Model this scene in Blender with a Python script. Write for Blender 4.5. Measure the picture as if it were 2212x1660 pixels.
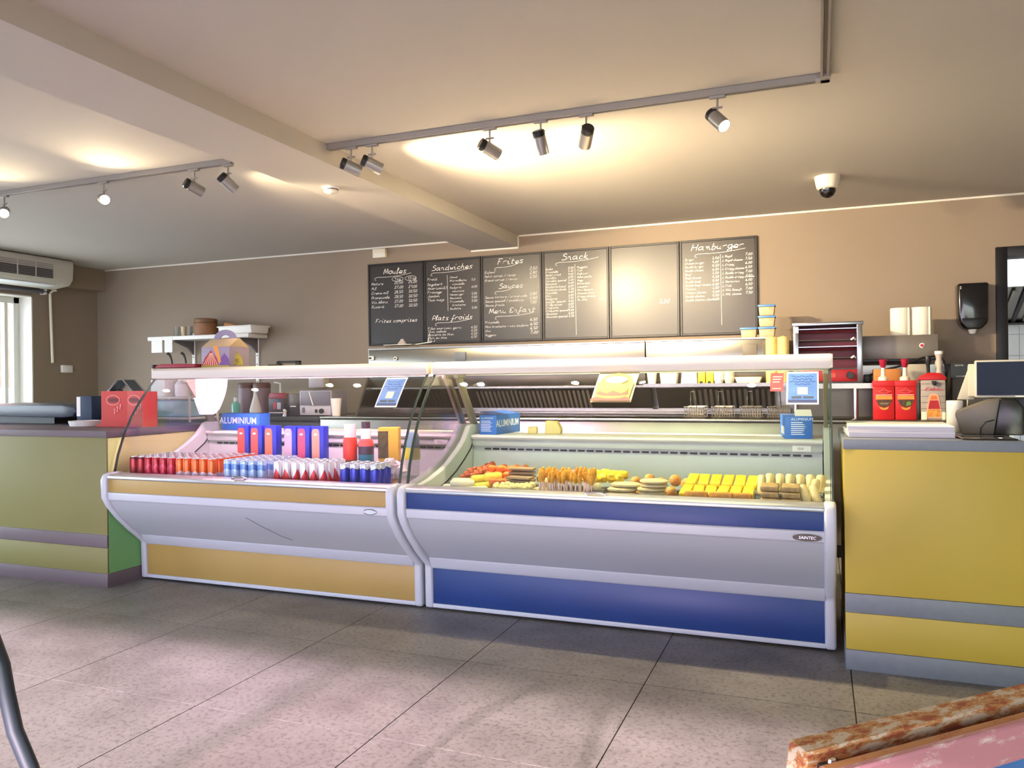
import bpy, bmesh, math, random
from mathutils import Vector, Matrix
random.seed(7)
for o in list(bpy.data.objects): bpy.data.objects.remove(o, do_unlink=True)
S = bpy.context.scene; COL = S.collection
# ---------------------------------------------------------------- camera
cd = bpy.data.cameras.new('camera'); cam = bpy.data.objects.new('camera', cd); COL.objects.link(cam)
cd.sensor_width = 36; cd.lens = 36*1690/2212; cd.shift_y = -3/2212; cd.clip_start = .05
cam.matrix_world = Matrix.Translation((0, 0, 1.2)) @ Matrix.Rotation(math.radians(21.4), 4, 'Z') @ Matrix.Rotation(math.pi/2, 4, 'X') @ Matrix.Rotation(-.011, 4, 'Z')
S.camera = cam
# ---------------------------------------------------------------- world, sun, exposure
W = bpy.data.worlds.new('world'); S.world = W; W.use_nodes = True
bg = W.node_tree.nodes['Background']; bg.inputs[0].default_value = (.80, .90, 1, 1); bg.inputs[1].default_value = 5.4
sl = bpy.data.lights.new('sun', 'SUN'); sl.energy = 12; sl.angle = math.radians(1.5); sl.color = (1, .95, .9)
sun = bpy.data.objects.new('sun', sl); COL.objects.link(sun)
sun.rotation_euler = Vector((.03, 1, -.397)).to_track_quat('-Z', 'Y').to_euler()
VS = S.view_settings; VS.view_transform = 'Standard'; VS.look = 'None'; VS.gamma = 1; VS.use_curve_mapping = False
VS.exposure = .78
# ---------------------------------------------------------------- materials
def lin(h):
    if not isinstance(h, str): return tuple(h)+(1,) if len(h) == 3 else tuple(h)
    h = h.lstrip('#'); c = [int(h[i:i+2], 16)/255 for i in (0, 2, 4)]
    return tuple(x/12.92 if x <= .04045 else ((x+.055)/1.055)**2.4 for x in c)+(1,)
MATS = {}
def M(name, col='808080', rough=.5, metal=0, emit=0, ecol=None, var=0, vscale=8, bump=0, bscale=60, trans=0, alpha=1, aniso=0, coat=0, spec=.5, sub=0):
    if name in MATS: return MATS[name]
    m = bpy.data.materials.new(name); m.use_nodes = True; nt = m.node_tree; b = nt.nodes['Principled BSDF']
    c = lin(col); b.inputs['Base Color'].default_value = c; b.inputs['Roughness'].default_value = rough
    b.inputs['Metallic'].default_value = metal; b.inputs['Specular IOR Level'].default_value = spec
    b.inputs['Coat Weight'].default_value = coat; b.inputs['Transmission Weight'].default_value = trans; b.inputs['Alpha'].default_value = alpha
    if sub: b.inputs['Subsurface Weight'].default_value = sub
    if emit:
        b.inputs['Emission Color'].default_value = lin(ecol or col); b.inputs['Emission Strength'].default_value = emit
    if aniso:
        b.inputs['Anisotropic'].default_value = aniso
        t = nt.nodes.new('ShaderNodeTangent'); t.direction_type = 'RADIAL'; t.axis = 'Z'
        nt.links.new(t.outputs[0], b.inputs['Tangent'])
    if var or bump:
        tc = nt.nodes.new('ShaderNodeTexCoord')
    if var:
        n = nt.nodes.new('ShaderNodeTexNoise'); n.inputs['Scale'].default_value = vscale; n.inputs['Detail'].default_value = 6
        nt.links.new(tc.outputs['Object'], n.inputs['Vector'])
        r = nt.nodes.new('ShaderNodeValToRGB'); r.color_ramp.elements[0].position = .3; r.color_ramp.elements[1].position = .7
        r.color_ramp.elements[0].color = tuple(x*(1-var) for x in c[:3])+(1,); r.color_ramp.elements[1].color = tuple(min(1, x*(1+var)) for x in c[:3])+(1,)
        nt.links.new(n.outputs['Fac'], r.inputs[0]); nt.links.new(r.outputs[0], b.inputs['Base Color'])
    if bump:
        n = nt.nodes.new('ShaderNodeTexNoise'); n.inputs['Scale'].default_value = bscale; n.inputs['Detail'].default_value = 4
        nt.links.new(tc.outputs['Object'], n.inputs['Vector'])
        bp = nt.nodes.new('ShaderNodeBump'); bp.inputs['Strength'].default_value = bump; bp.inputs['Distance'].default_value = .01
        nt.links.new(n.outputs['Fac'], bp.inputs['Height']); nt.links.new(bp.outputs[0], b.inputs['Normal'])
    MATS[name] = m; return m
def glass(name, tint=(1, 1, 1), rough=.02, ior=1.45, k=1.0):
    if name in MATS: return MATS[name]
    m = bpy.data.materials.new(name); m.use_nodes = True; nt = m.node_tree
    for n in list(nt.nodes):
        if n.type != 'OUTPUT_MATERIAL': nt.nodes.remove(n)
    out = [n for n in nt.nodes if n.type == 'OUTPUT_MATERIAL'][0]
    t = nt.nodes.new('ShaderNodeBsdfTransparent'); t.inputs[0].default_value = tuple(tint)+(1,)
    g = nt.nodes.new('ShaderNodeBsdfGlossy'); g.inputs['Roughness'].default_value = rough
    f = nt.nodes.new('ShaderNodeLayerWeight'); f.inputs['Blend'].default_value = .5
    pw = nt.nodes.new('ShaderNodeMath'); pw.operation = 'POWER'; pw.inputs[1].default_value = 5
    r0 = ((ior-1)/(ior+1))**2
    mu = nt.nodes.new('ShaderNodeMath'); mu.operation = 'MULTIPLY_ADD'; mu.inputs[1].default_value = (1-r0)*k; mu.inputs[2].default_value = r0*k
    mx = nt.nodes.new('ShaderNodeMixShader')
    nt.links.new(f.outputs['Facing'], pw.inputs[0]); nt.links.new(pw.outputs[0], mu.inputs[0]); nt.links.new(mu.outputs[0], mx.inputs[0]); nt.links.new(t.outputs[0], mx.inputs[1]); nt.links.new(g.outputs[0], mx.inputs[2])
    nt.links.new(mx.outputs[0], out.inputs[0]); MATS[name] = m; return m
def floor_mat():
    m = M('floor_tile', '7d766c', .42); nt = m.node_tree; b = nt.nodes['Principled BSDF']
    tc = nt.nodes.new('ShaderNodeTexCoord'); geo = nt.nodes.new('ShaderNodeNewGeometry')
    def noise(s, d=8):
        n = nt.nodes.new('ShaderNodeTexNoise'); n.inputs['Scale'].default_value = s; n.inputs['Detail'].default_value = d
        n.inputs['Roughness'].default_value = .65; nt.links.new(geo.outputs['Position'], n.inputs['Vector']); return n
    a = noise(2.2); r = nt.nodes.new('ShaderNodeValToRGB'); e = r.color_ramp.elements
    e[0].position = .32; e[0].color = lin('66625e'); e[1].position = .7; e[1].color = lin('88847f')
    nt.links.new(a.outputs['Fac'], r.inputs[0])
    s = noise(55, 3); r2 = nt.nodes.new('ShaderNodeValToRGB'); e = r2.color_ramp.elements
    e[0].position = .36; e[0].color = (.45, .43, .40, 1); e[1].position = .5; e[1].color = (1, 1, 1, 1)
    nt.links.new(s.outputs['Fac'], r2.inputs[0])
    mx = nt.nodes.new('ShaderNodeMix'); mx.data_type = 'RGBA'; mx.blend_type = 'MULTIPLY'; mx.inputs['Factor'].default_value = .75
    nt.links.new(r.outputs[0], mx.inputs['A']); nt.links.new(r2.outputs[0], mx.inputs['B']); nt.links.new(mx.outputs['Result'], b.inputs['Base Color'])
    rr = nt.nodes.new('ShaderNodeMapRange'); rr.inputs['To Min'].default_value = .34; rr.inputs['To Max'].default_value = .55
    nt.links.new(noise(9).outputs['Fac'], rr.inputs['Value']); nt.links.new(rr.outputs[0], b.inputs['Roughness'])
    bp = nt.nodes.new('ShaderNodeBump'); bp.inputs['Strength'].default_value = .12; bp.inputs['Distance'].default_value = .004
    nt.links.new(s.outputs['Fac'], bp.inputs['Height']); nt.links.new(bp.outputs[0], b.inputs['Normal']); return m
def worn_mat(name, paint, wood, white, lo=.47, scale=9):
    m = M(name, paint, .7); nt = m.node_tree; b = nt.nodes['Principled BSDF']; tc = nt.nodes.new('ShaderNodeTexCoord')
    mp = nt.nodes.new('ShaderNodeMapping'); mp.inputs['Scale'].default_value = (1, 3, 3); nt.links.new(tc.outputs['Object'], mp.inputs[0])
    n = nt.nodes.new('ShaderNodeTexNoise'); n.inputs['Scale'].default_value = scale; n.inputs['Detail'].default_value = 9; n.inputs['Roughness'].default_value = .7
    nt.links.new(mp.outputs[0], n.inputs['Vector']); r = nt.nodes.new('ShaderNodeValToRGB'); r.color_ramp.interpolation = 'LINEAR'
    e = r.color_ramp.elements; e[0].position = lo; e[0].color = lin(paint); e[1].position = lo+.10; e[1].color = lin(white)
    k = e.new(lo+.03); k.color = lin(wood); k = e.new(lo+.08); k.color = lin(wood)
    nt.links.new(n.outputs['Fac'], r.inputs[0]); nt.links.new(r.outputs[0], b.inputs['Base Color']); return m
def can_mat(name, bands, twist=0, metal=.35):
    # bands: [(height fraction, colour)], printed round a can; twist slants the print
    m = M(name, bands[0][1], .28, metal, coat=.3); nt = m.node_tree; b = nt.nodes['Principled BSDF']; tc = nt.nodes.new('ShaderNodeTexCoord')
    sp = nt.nodes.new('ShaderNodeSeparateXYZ'); nt.links.new(tc.outputs['Object'], sp.inputs[0])
    gr = nt.nodes.new('ShaderNodeTexGradient'); gr.gradient_type = 'RADIAL'; nt.links.new(tc.outputs['Object'], gr.inputs[0])
    ma = nt.nodes.new('ShaderNodeMath'); ma.operation = 'MULTIPLY'; ma.inputs[1].default_value = 1/.135; nt.links.new(sp.outputs['Z'], ma.inputs[0])
    pp = nt.nodes.new('ShaderNodeMath'); pp.operation = 'PINGPONG'; pp.inputs[1].default_value = .166; nt.links.new(gr.outputs['Fac'], pp.inputs[0])
    mb = nt.nodes.new('ShaderNodeMath'); mb.operation = 'MULTIPLY_ADD'; mb.inputs[1].default_value = twist
    nt.links.new(pp.outputs[0], mb.inputs[0]); nt.links.new(ma.outputs[0], mb.inputs[2])
    r = nt.nodes.new('ShaderNodeValToRGB'); r.color_ramp.interpolation = 'CONSTANT'; e = r.color_ramp.elements
    e[0].position = 0; e[0].color = lin(bands[0][1]); e[1].position = bands[1][0]; e[1].color = lin(bands[1][1])
    for p, c in bands[2:]: k = e.new(p); k.color = lin(c)
    nt.links.new(mb.outputs[0], r.inputs[0]); nt.links.new(r.outputs[0], b.inputs['Base Color']); return m
# ---------------------------------------------------------------- mesh builder
class B:
    def __init__(s): s.v = []; s.f = []; s.m = []; s.k = 0
    def mat(s, k): s.k = k; return s
    def add(s, vs, fs):
        o = len(s.v); s.v += [tuple(p) for p in vs]; s.f += [tuple(i+o for i in f) for f in fs]; s.m += [s.k]*len(fs); return s
    def box(s, x0, x1, y0, y1, z0, z1):
        return s.add([(x, y, z) for x in (x0, x1) for y in (y0, y1) for z in (z0, z1)],
                     [(0, 1, 3, 2), (4, 6, 7, 5), (0, 4, 5, 1), (2, 3, 7, 6), (0, 2, 6, 4), (1, 5, 7, 3)])
    def prism_x(s, x0, x1, prof):   # profile (y,z) extruded along x
        n = len(prof); return s.add([(x0, y, z) for y, z in prof]+[(x1, y, z) for y, z in prof],
            [tuple(range(n))[::-1], tuple(range(n, 2*n))]+[(i, (i+1) % n, n+(i+1) % n, n+i) for i in range(n)])
    def prism_y(s, y0, y1, prof):   # profile (x,z)
        n = len(prof); return s.add([(x, y0, z) for x, z in prof]+[(x, y1, z) for x, z in prof],
            [tuple(range(n)), tuple(range(n, 2*n))[::-1]]+[(i, n+i, n+(i+1) % n, (i+1) % n) for i in range(n)])
    def prism_z(s, z0, z1, prof):   # profile (x,y)
        n = len(prof); return s.add([(x, y, z0) for x, y in prof]+[(x, y, z1) for x, y in prof],
            [tuple(range(n))[::-1], tuple(range(n, 2*n))]+[(i, (i+1) % n, n+(i+1) % n, n+i) for i in range(n)])
    def band_x(s, x0, x1, prof, t):   # sheet following an open (y,z) profile, thickness t to the +y/-normal side
        P = [Vector(p) for p in prof]; off = []
        for i, p in enumerate(P):
            a = P[max(0, i-1)]; b = P[min(len(P)-1, i+1)]; d = (b-a).normalized(); off.append(p+Vector((d.y, -d.x))*t)
        return s.prism_x(x0, x1, [tuple(p) for p in P]+[tuple(p) for p in off[::-1]])
    def lathe(s, prof, n=20, c=(0, 0, 0), axis='z', cap=True):   # (r,z)
        vs = []
        for r, z in prof:
            for i in range(n):
                a = 2*math.pi*i/n; x, y = r*math.cos(a), r*math.sin(a)
                q = (x, y, z) if axis == 'z' else (x, z, y) if axis == 'y' else (z, x, y)
                vs.append((q[0]+c[0], q[1]+c[1], q[2]+c[2]))
        fs = []
        for j in range(len(prof)-1):
            for i in range(n): fs.append((j*n+i, j*n+(i+1) % n, (j+1)*n+(i+1) % n, (j+1)*n+i))
        if cap: fs += [tuple(range(n))[::-1], tuple(range((len(prof)-1)*n, len(prof)*n))]
        return s.add(vs, fs)
    def tube(s, pts, r, n=8, closed=False):
        P = [Vector(p) for p in pts]; vs = []; R = r if isinstance(r, (list, tuple)) else [r]*len(P); up = None
        for i, p in enumerate(P):
            d = (P[min(i+1, len(P)-1)]-P[max(0, i-1)]).normalized()
            if up is None: up = Vector((0, 0, 1)) if abs(d.z) < .9 else Vector((1, 0, 0))
            a = d.cross(up).normalized(); b = a.cross(d).normalized(); up = b
            vs += [p+(a*math.cos(2*math.pi*k/n)+b*math.sin(2*math.pi*k/n))*R[i] for k in range(n)]
        fs = [(j*n+i, j*n+(i+1) % n, (j+1)*n+(i+1) % n, (j+1)*n+i) for j in range(len(P)-1) for i in range(n)]
        return s.add(vs, fs+[tuple(range(n))[::-1], tuple(range((len(P)-1)*n, len(P)*n))])
    def bar(s, a, b, w, h, side=(1, 0, 0)):   # rectangular bar from a to b
        a, b = Vector(a), Vector(b); d = (b-a).normalized(); x = Vector(side); x = (x-d*x.dot(d)).normalized(); y = d.cross(x)
        vs = [p+x*sx*w/2+y*sy*h/2 for p in (a, b) for sx, sy in ((-1, -1), (1, -1), (1, 1), (-1, 1))]
        return s.add(vs, [(0, 3, 2, 1), (4, 5, 6, 7)]+[(i, (i+1) % 4, 4+(i+1) % 4, 4+i) for i in range(4)])
    def blob(s, c, r, n=10, m=6, jit=0, rot=0):   # ellipsoid
        rx, ry, rz = r if isinstance(r, (list, tuple)) else (r, r, r); vs = [(c[0], c[1], c[2]-rz)]
        for j in range(1, m):
            th = math.pi*j/m-math.pi/2
            for i in range(n):
                a = 2*math.pi*i/n; k = 1+random.uniform(-jit, jit); x = rx*math.cos(th)*math.cos(a)*k; y = ry*math.cos(th)*math.sin(a)*k
                vs.append((c[0]+x*math.cos(rot)-y*math.sin(rot), c[1]+x*math.sin(rot)+y*math.cos(rot), c[2]+rz*math.sin(th)*k))
        vs.append((c[0], c[1], c[2]+rz)); L = len(vs)-1
        fs = [(0, 1+(i+1) % n, 1+i) for i in range(n)]+[(L, 1+(m-2)*n+i, 1+(m-2)*n+(i+1) % n) for i in range(n)]
        fs += [(1+j*n+i, 1+j*n+(i+1) % n, 1+(j+1)*n+(i+1) % n, 1+(j+1)*n+i) for j in range(m-2) for i in range(n)]
        return s.add(vs, fs)
    def poly(s, pts): return s.add(pts, [tuple(range(len(pts)))])
    def build(s, name, mats, parent=None, bevel=0, smooth=False, off=(0, 0, 0), seg=2):
        me = bpy.data.meshes.new(name); o = Vector(off); me.from_pydata([Vector(p)-o for p in s.v], [], s.f)
        bm = bmesh.new(); bm.from_mesh(me); bmesh.ops.recalc_face_normals(bm, faces=bm.faces)
        for f, k in zip(bm.faces, s.m): f.material_index = k
        if bevel:
            es = [e for e in bm.edges if len(e.link_faces) == 2 and e.calc_face_angle(0) > .5]
            bmesh.ops.bevel(bm, geom=es, offset=bevel, segments=seg, affect='EDGES', profile=.5)
        bm.to_mesh(me); bm.free()
        for m in (mats if isinstance(mats, (list, tuple)) else [mats]): me.materials.append(m)
        if smooth or bevel:
            for p in me.polygons: p.use_smooth = True
            me.set_sharp_from_angle(angle=math.radians(38))
        ob = bpy.data.objects.new(name, me); COL.objects.link(ob)
        if parent: ob.parent = parent
        return ob
def tag(o, label, cat, group=None):
    o['label'] = label; o['category'] = cat
    if group: o['group'] = group
    return o
class T:   # a thing: an Empty at its base that parents its parts; shapes may be given in room or own coordinates
    def __init__(s, name, label, cat, loc=(0, 0, 0), rz=0, group=None, world=False):
        o = bpy.data.objects.new(name, None); o.empty_display_size = .05; COL.objects.link(o)
        o.location = loc; o.rotation_euler = (0, 0, rz); tag(o, label, cat, group); s.o = o; s.off = loc if world else (0, 0, 0)
    def p(s, name, b, mat, bevel=0, smooth=False, parent=None, seg=2):
        return b.build(name, mat, parent or s.o, bevel, smooth, s.off, seg)
def solo(name, b, mat, label, cat, group=None, bevel=0, smooth=False, loc=None, rz=0):
    o = b.build(name, mat, None, bevel, smooth); tag(o, label, cat, group)
    if loc is not None: o.location = loc
    o.rotation_euler[2] = rz; return o
def struct(name, b, mat, bevel=0, parent=None, smooth=False):
    o = b.build(name, mat, parent, bevel, smooth)
    if not parent: o['kind'] = 'structure'
    return o
def dup(o, loc=None, rz=None, label=None, parent=None):
    c = o.copy(); COL.objects.link(c)
    if parent: c.parent = parent
    if loc is not None: c.location = loc
    if rz is not None: c.rotation_euler = (0, 0, rz)
    if label: c['label'] = label
    for ch in list(o.children): dup(ch, parent=c)
    return c
def inst(ob, name, loc, parent, rot=None):   # another object on the same mesh
    c = bpy.data.objects.new(name, ob.data); COL.objects.link(c); c.parent = parent; c.location = loc
    if rot: c.rotation_euler = rot
    return c
def text_b(b, s, size, org, ux=(1, 0, 0), uz=(0, 0, 1), shear=0, align='LEFT', spacing=1, bold=0):
    cu = bpy.data.curves.new('t', 'FONT'); cu.body = s; cu.size = size; cu.shear = shear; cu.align_x = align; cu.space_character = spacing; cu.offset = bold; cu.resolution_u = 2
    o = bpy.data.objects.new('t', cu); COL.objects.link(o); me = bpy.data.meshes.new_from_object(o.evaluated_get(bpy.context.evaluated_depsgraph_get()))
    O = Vector(org); X = Vector(ux); Z = Vector(uz)
    b.add([O+X*v.co.x+Z*v.co.y for v in me.vertices], [tuple(p.vertices) for p in me.polygons])
    bpy.data.objects.remove(o); bpy.data.curves.remove(cu); bpy.data.meshes.remove(me)
def disc(n, rx, rz, cx=0, cz=0, a0=0, a1=2*math.pi):
    return [(cx+rx*math.cos(a0+(a1-a0)*i/n), cz+rz*math.sin(a0+(a1-a0)*i/n)) for i in range(n)]
# ---------------------------------------------------------------- palette
WHITE = M('white_paint', 'e9e6df', .45); CEIL = M('ceiling_paint', 'c0bab1', .85, bump=.03, bscale=90); TRIM = M('white_trim', 'e6e0d4', .6)
WALL = M('taupe_wall', '918170', .75, var=.03, vscale=2, bump=.05, bscale=120); CHROME = M('chrome', 'c9c9c9', .16, 1); DARK = M('black_plastic', '141416', .4)
STEEL = M('brushed_steel', '938e86', .27, 1, aniso=.65, var=.05, vscale=3); GREY = M('grey_laminate', '70767f', .45, var=.05, vscale=30); ALU = M('alu_trim', 'b4b6bc', .35, .6)
BLACKW = M('black_frame', '0d0c10', .5); RED = M('red_plastic', 'b8161c', .4); CREAM = M('cream_plastic', 'e8dfc9', .45); PAPER = M('white_paper', 'f2efe9', .8)
TRACKM = M('track_grey', '96918b', .45, .2); LAMPM = M('lamp_housing', 'a3a19d', .35, .7)
GL = glass('clear_glass', (.955, .965, .965), .015, 1.5); CLEAR = glass('clear_plastic', (.9, .92, .92), .1, 1.4)
ORANGE = M('orange_wood', 'b9793e', .6)
# ================================================================ ROOM
YW, ZC, XL, XR, YF = 6.5, 2.508, -7.55, 3.2, -2.6
GROUT = M('grout', '24211e', .9)
fl = struct('floor', B().box(XL-.3, XR+.3, YF-.3, 9.2, -.1, -.006), GROUT)
FT = floor_mat(); PX = .766
tile0 = B().box(.0022, PX-.0022, .0022, PX-.0022, -.012, 0).build('tile', FT, fl)
first = True
for i in range(-8, 5):
    for j in range(-2, 9):
        x, y = -.655+PX*i, 2.30+PX*(j-1)
        if first: tile0.location = (x, y, 0); first = False
        else: inst(tile0, 'tile', (x, y, 0), fl)
struct('ceiling', B().box(XL-.3, XR+.3, YF-.3, 9.2, ZC, ZC+.15), CEIL)
struct('trim_1', B().box(-2.93, -2.475, YF, YW, 2.405, ZC+.01), CEIL)               # dropped beam
struct('trim_2', B().box(-2.475, 3.2, YW-.012, YW, ZC-.014, ZC), TRIM)
struct('trim_3', B().box(XL, -2.93, YW-.012, YW, ZC-.014, ZC), TRIM)
struct('trim_4', B().box(-2.93, -2.47, YW-.012, YW, 2.391, 2.405).box(-2.475, -2.465, YW-.012, YW, 2.4, ZC), TRIM)
# back wall with doorway
struct('wall_back', B().box(XL-.3, 1.195, YW, YW+.14, 0, ZC).box(1.195, 2.15, YW, YW+.14, 2.13, ZC).box(2.15, XR+.3, YW, YW+.14, 0, ZC), WALL)
dr = struct('door_1', B().box(1.19, 1.262, YW-.02, YW+.16, 0, 2.132).box(2.08, 2.152, YW-.02, YW+.16, 0, 2.132).box(1.262, 2.08, YW-.02, YW+.16, 2.06, 2.132), BLACKW, .004)
# left wall with window opening
wy0, wy1, wz0, wz1 = .6, 5.72, .1, 2.15
struct('wall_left', B().box(XL-.28, XL, YF, wy0, 0, ZC).box(XL-.28, XL, wy1, YW, 0, ZC).box(XL-.28, XL, wy0, wy1, 0, wz0).box(XL-.28, XL, wy0, wy1, wz1, ZC), WALL)
struct('trim_5', B().box(XL, XL+.13, 3.0, YW, 2.268, ZC), WALL)
struct('trim_6', B().box(XL-.26, XL-.002, wy1-.012, wy1, wz0, wz1).box(XL-.26, XL-.002, wy0, wy1, wz1-.012, wz1).box(XL-.26, XL+.06, wy0, wy1, wz0, wz0+.03), WHITE)
FRM = M('window_frame', 'dcdcd6', .4); win = struct('window_1', B().box(XL-.24, XL-.18, wy1-.075, wy1-.012, wz0, wz1-.012).box(XL-.24, XL-.18, wy0, wy0+.06, wz0, wz1-.012)
    .box(XL-.24, XL-.18, wy0, wy1-.012, wz1-.075, wz1-.012).box(XL-.24, XL-.18, wy0, wy1-.012, wz0+.03, wz0+.09).box(XL-.24, XL-.18, 3.6, 3.67, wz0, wz1-.012), FRM, .004)
PANE = glass('window_glass', (.97, .98, .98), .01, 1.45)
struct('pane', B().box(XL-.215, XL-.209, 3.67, wy1-.075, wz0+.09, wz1-.075), PANE, parent=win); struct('pane', B().box(XL-.215, XL-.209, wy0+.06, 3.6, wz0+.09, wz1-.075), PANE, parent=win)
struct('casement_rail', B().box(XL-.235, XL-.185, 5.55, 5.585, wz0+.09, wz1-.075), FRM, parent=win)
# right wall, and the shop front with its added tinted glazing behind the photographer
struct('wall_right', B().box(XR, XR+.2, YF, YW, 0, ZC), WALL)
fx0, fx1, fh = -7.0, 2.9, 2.24
struct('wall_front', B().box(XL-.28, fx0, YF-.2, YF, 0, ZC).box(fx1, XR+.2, YF-.2, YF, 0, ZC).box(fx0, fx1, YF-.2, YF, fh, ZC), WALL)
wf = B(); n = 4; w = (fx1-fx0)/n
for i in range(n+1): wf.box(fx0+w*i-.02, fx0+w*i+.02, YF-.13, YF-.07, 0, fh)
wf.box(fx0, fx1, YF-.13, YF-.07, 0, .12).box(fx0, fx1, YF-.13, YF-.07, fh-.05, fh)
win2 = struct('window_2', wf, M('shopfront_frame', '6d7076', .4, .5))
SUN_TINT = [(.89, .94, 1), (.98, .89, 1), (1, .89, .96), (.94, .96, .88)]  # tints invented for the panes, to colour the sun patch on the floor
for i in range(n):
    struct('pane', B().box(fx0+w*i+.03, fx0+w*(i+1)-.03, YF-.103, YF-.097, .12, fh-.05), glass('sun_tint_glass_%d' % i, SUN_TINT[i], .01), parent=win2)
# kitchen behind the doorway
KT = M('white_tile', 'dfe6ee', .2); KG = M('tile_joint', '9aa2aa', .8)
struct('wall_kitchen_side', B().box(.9, 1.0, YW+.14, 8.6, 0, ZC), WHITE); struct('wall_kitchen_far', B().box(3.2, 3.3, YW+.14, 8.6, 0, ZC), WHITE)
kw = struct('wall_kitchen', B().box(.9, 3.3, 8.512, 8.7, 0, ZC), KG); kt = None
for i in range(9):
    for j in range(13):
        x, z = 1.0+.11+.2*0+.203*i*1.0+.023, .0+.2*j
        if x > 2.4: continue
        if kt is None: kt = B().box(.0015, .2015, -.012, 0, .0015, .1985).build('tile', KT, kw, .001, seg=1); kt.location = (x, 8.512, z)
        else: inst(kt, 'tile', (x, 8.512, z), kw)
kl = T('kitchen_fill_light', 'unseen batten added to light the kitchen beyond the black doorway', 'fill light', (1.9, 7.4, ZC-.06), world=True)  # unseen lamp added to brighten the kitchen in the doorway
kl.p('base', B().box(1.3, 2.5, 7.35, 7.45, ZC-.03, ZC), WHITE, .004); kl.p('tube', B().tube([(1.32, 7.4, ZC-.05), (2.48, 7.4, ZC-.05)], .014), M('kitchen_fill_tube', 'f4f8ff', .5, emit=120))
kh = T('extractor_hood', 'steel kitchen hood with slanted baffle filters seen through the doorway', 'hood', (1.9, 8.0, 1.7), world=True)
kh.p('canopy', B().prism_x(1.45, 2.7, [(7.86, 1.98), (8.5, 1.98), (8.5, 1.70), (8.42, 1.70)]), STEEL)
kh.p('lip', B().box(1.45, 2.7, 8.38, 8.5, 1.685, 1.70), DARK); kh.p('top_panel', B().box(1.45, 2.7, 7.84, 8.5, 1.98, 2.22), WHITE)
for i in range(14): kh.p('baffle', B().bar((1.5+.085*i, 7.885, 1.945), (1.5+.085*i, 8.405, 1.70), .03, .015), DARK if i % 2 == 0 else STEEL)
# ================================================================ TRACK LIGHTS
def track(name, label, segs, z=ZC):
    t = T(name, label, 'track', segs[0][0]+(z-.03,))
    o = t.o.location
    for (a, b) in segs:
        d = (Vector(b)-Vector(a)); L = d.length; ang = math.atan2(d.y, d.x)
        r = B().prism_x(0, L, [(-.018, 0), (.018, 0), (.018, -.032), (.007, -.032), (.007, -.012), (-.007, -.012), (-.007, -.032), (-.018, -.032)]).build('rail', TRACKM, t.o, .002, seg=1)
        r.location = (a[0]-o.x, a[1]-o.y, .03); r.rotation_euler = (0, 0, ang)
    return t
tr = track('light_track', 'grey ceiling lighting track turning a corner over the blue display case', [((-2.5, 3.61), (.02, 3.61)), ((.038, 3.628), (.038, .6))])
tr.p('corner_joint', B().box(2.5, 2.558, -.02, .02, -.004, .03).box(2.52, 2.56, -.05, .02, -.004, .03), TRACKM, .002); tr.p('end_cap', B().box(-.012, .004, -.019, .019, -.004, .03), DARK)
track('light_track', 'grey ceiling lighting track on the left side of the dropped beam', [((-6.6, 3.61), (-3.13, 3.61))])
LENS = M('lamp_lens', 'fff1d8', .3, emit=60, ecol='fff0d8'); LENSD = M('lamp_lens_soft', 'fff1d8', .3, emit=25, ecol='ffe9c8')
def spot(x, aim, label, power=60, cone=115, col=(1, .80, .50), y=3.61):
    t = T('track_spotlight', label, 'spotlight', (x, y, ZC-.034), group='track spotlights'); z0 = -.105
    a = Vector(aim).normalized(); q = a.to_track_quat('Z', 'Y'); R = q.to_matrix().to_4x4()
    t.p('adapter', B().box(-.035, .035, -.012, .012, -.008, .006), TRACKM, .002)
    t.p('stem', B().tube([(0, 0, -.005), (0, 0, -.055)], .005).bar((-.022, 0, -.05), (.022, 0, -.05), .008, .008, (0, 1, 0)).bar((-.0, 0, -.05), (-.0, 0, -.085), .006, .012), TRACKM)
    h = t.p('housing', B().lathe([(.0, -.055), (.026, -.055), (.029, -.05), (.029, -.038), (.0275, -.037), (.0275, -.032), (.031, -.03), (.031, .055), (.028, .055), (.027, .045)], 20, cap=False), LAMPM, smooth=True)
    bk = t.p('heat_sink', B().lathe([(.0005, -.060), (.026, -.060), (.0305, -.055), (.0305, -.036), (.028, -.033)], 20, cap=False), DARK, smooth=True, parent=h)
    l = t.p('lens', B().lathe([(.0005, .046), (.0268, .046)], 20, cap=False), LENS, parent=h)
    h.matrix_local = Matrix.Translation((0, 0, z0)) @ R
    ld = bpy.data.lights.new('spot_beam', 'SPOT'); ld.energy = power; ld.color = col; ld.spot_size = math.radians(cone); ld.spot_blend = .75; ld.shadow_soft_size = .022
    lo = bpy.data.objects.new('spot_beam', ld); COL.objects.link(lo); lo.parent = t.o
    lo.matrix_local = Matrix.Translation(Vector((0, 0, z0))+a*.06) @ a.to_track_quat('-Z', 'Y').to_matrix().to_4x4()
SP = [(-2.33, (1.2, 1, -.62), 'track spotlight first from the left end of the corner track, aimed right'),
 (-2.20, (1.2, 1, -.66), 'track spotlight second from the left end of the corner track, aimed right'),
 (-1.52, (.9, 1, -.6), 'track spotlight third from the left end of the corner track, dark back showing'),
 (-1.25, (.08, .55, -1), 'track spotlight hanging straight down in the middle of the corner track'),
 (-1.02, (-.5, 1, -.65), 'track spotlight turned left, between the upright spot and the bright right one'),
 (-.41, (.62, -.45, -.75), 'track spotlight with a glowing front, nearest the corner of the track'),
 (-4.13, (.9, -.62, -.28), 'glowing track spotlight left of the two dark ones on the left track'),
 (-3.41, (.55, 1, -.5), 'track spotlight with dark back showing, second from the right end of the left track'),
 (-3.16, (.45, .8, -.75), 'track spotlight at the right end of the left track, aimed down'),
 (-5.02, (.75, -.6, -.35), 'glowing track spotlight cut off by the left picture edge')]
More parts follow.
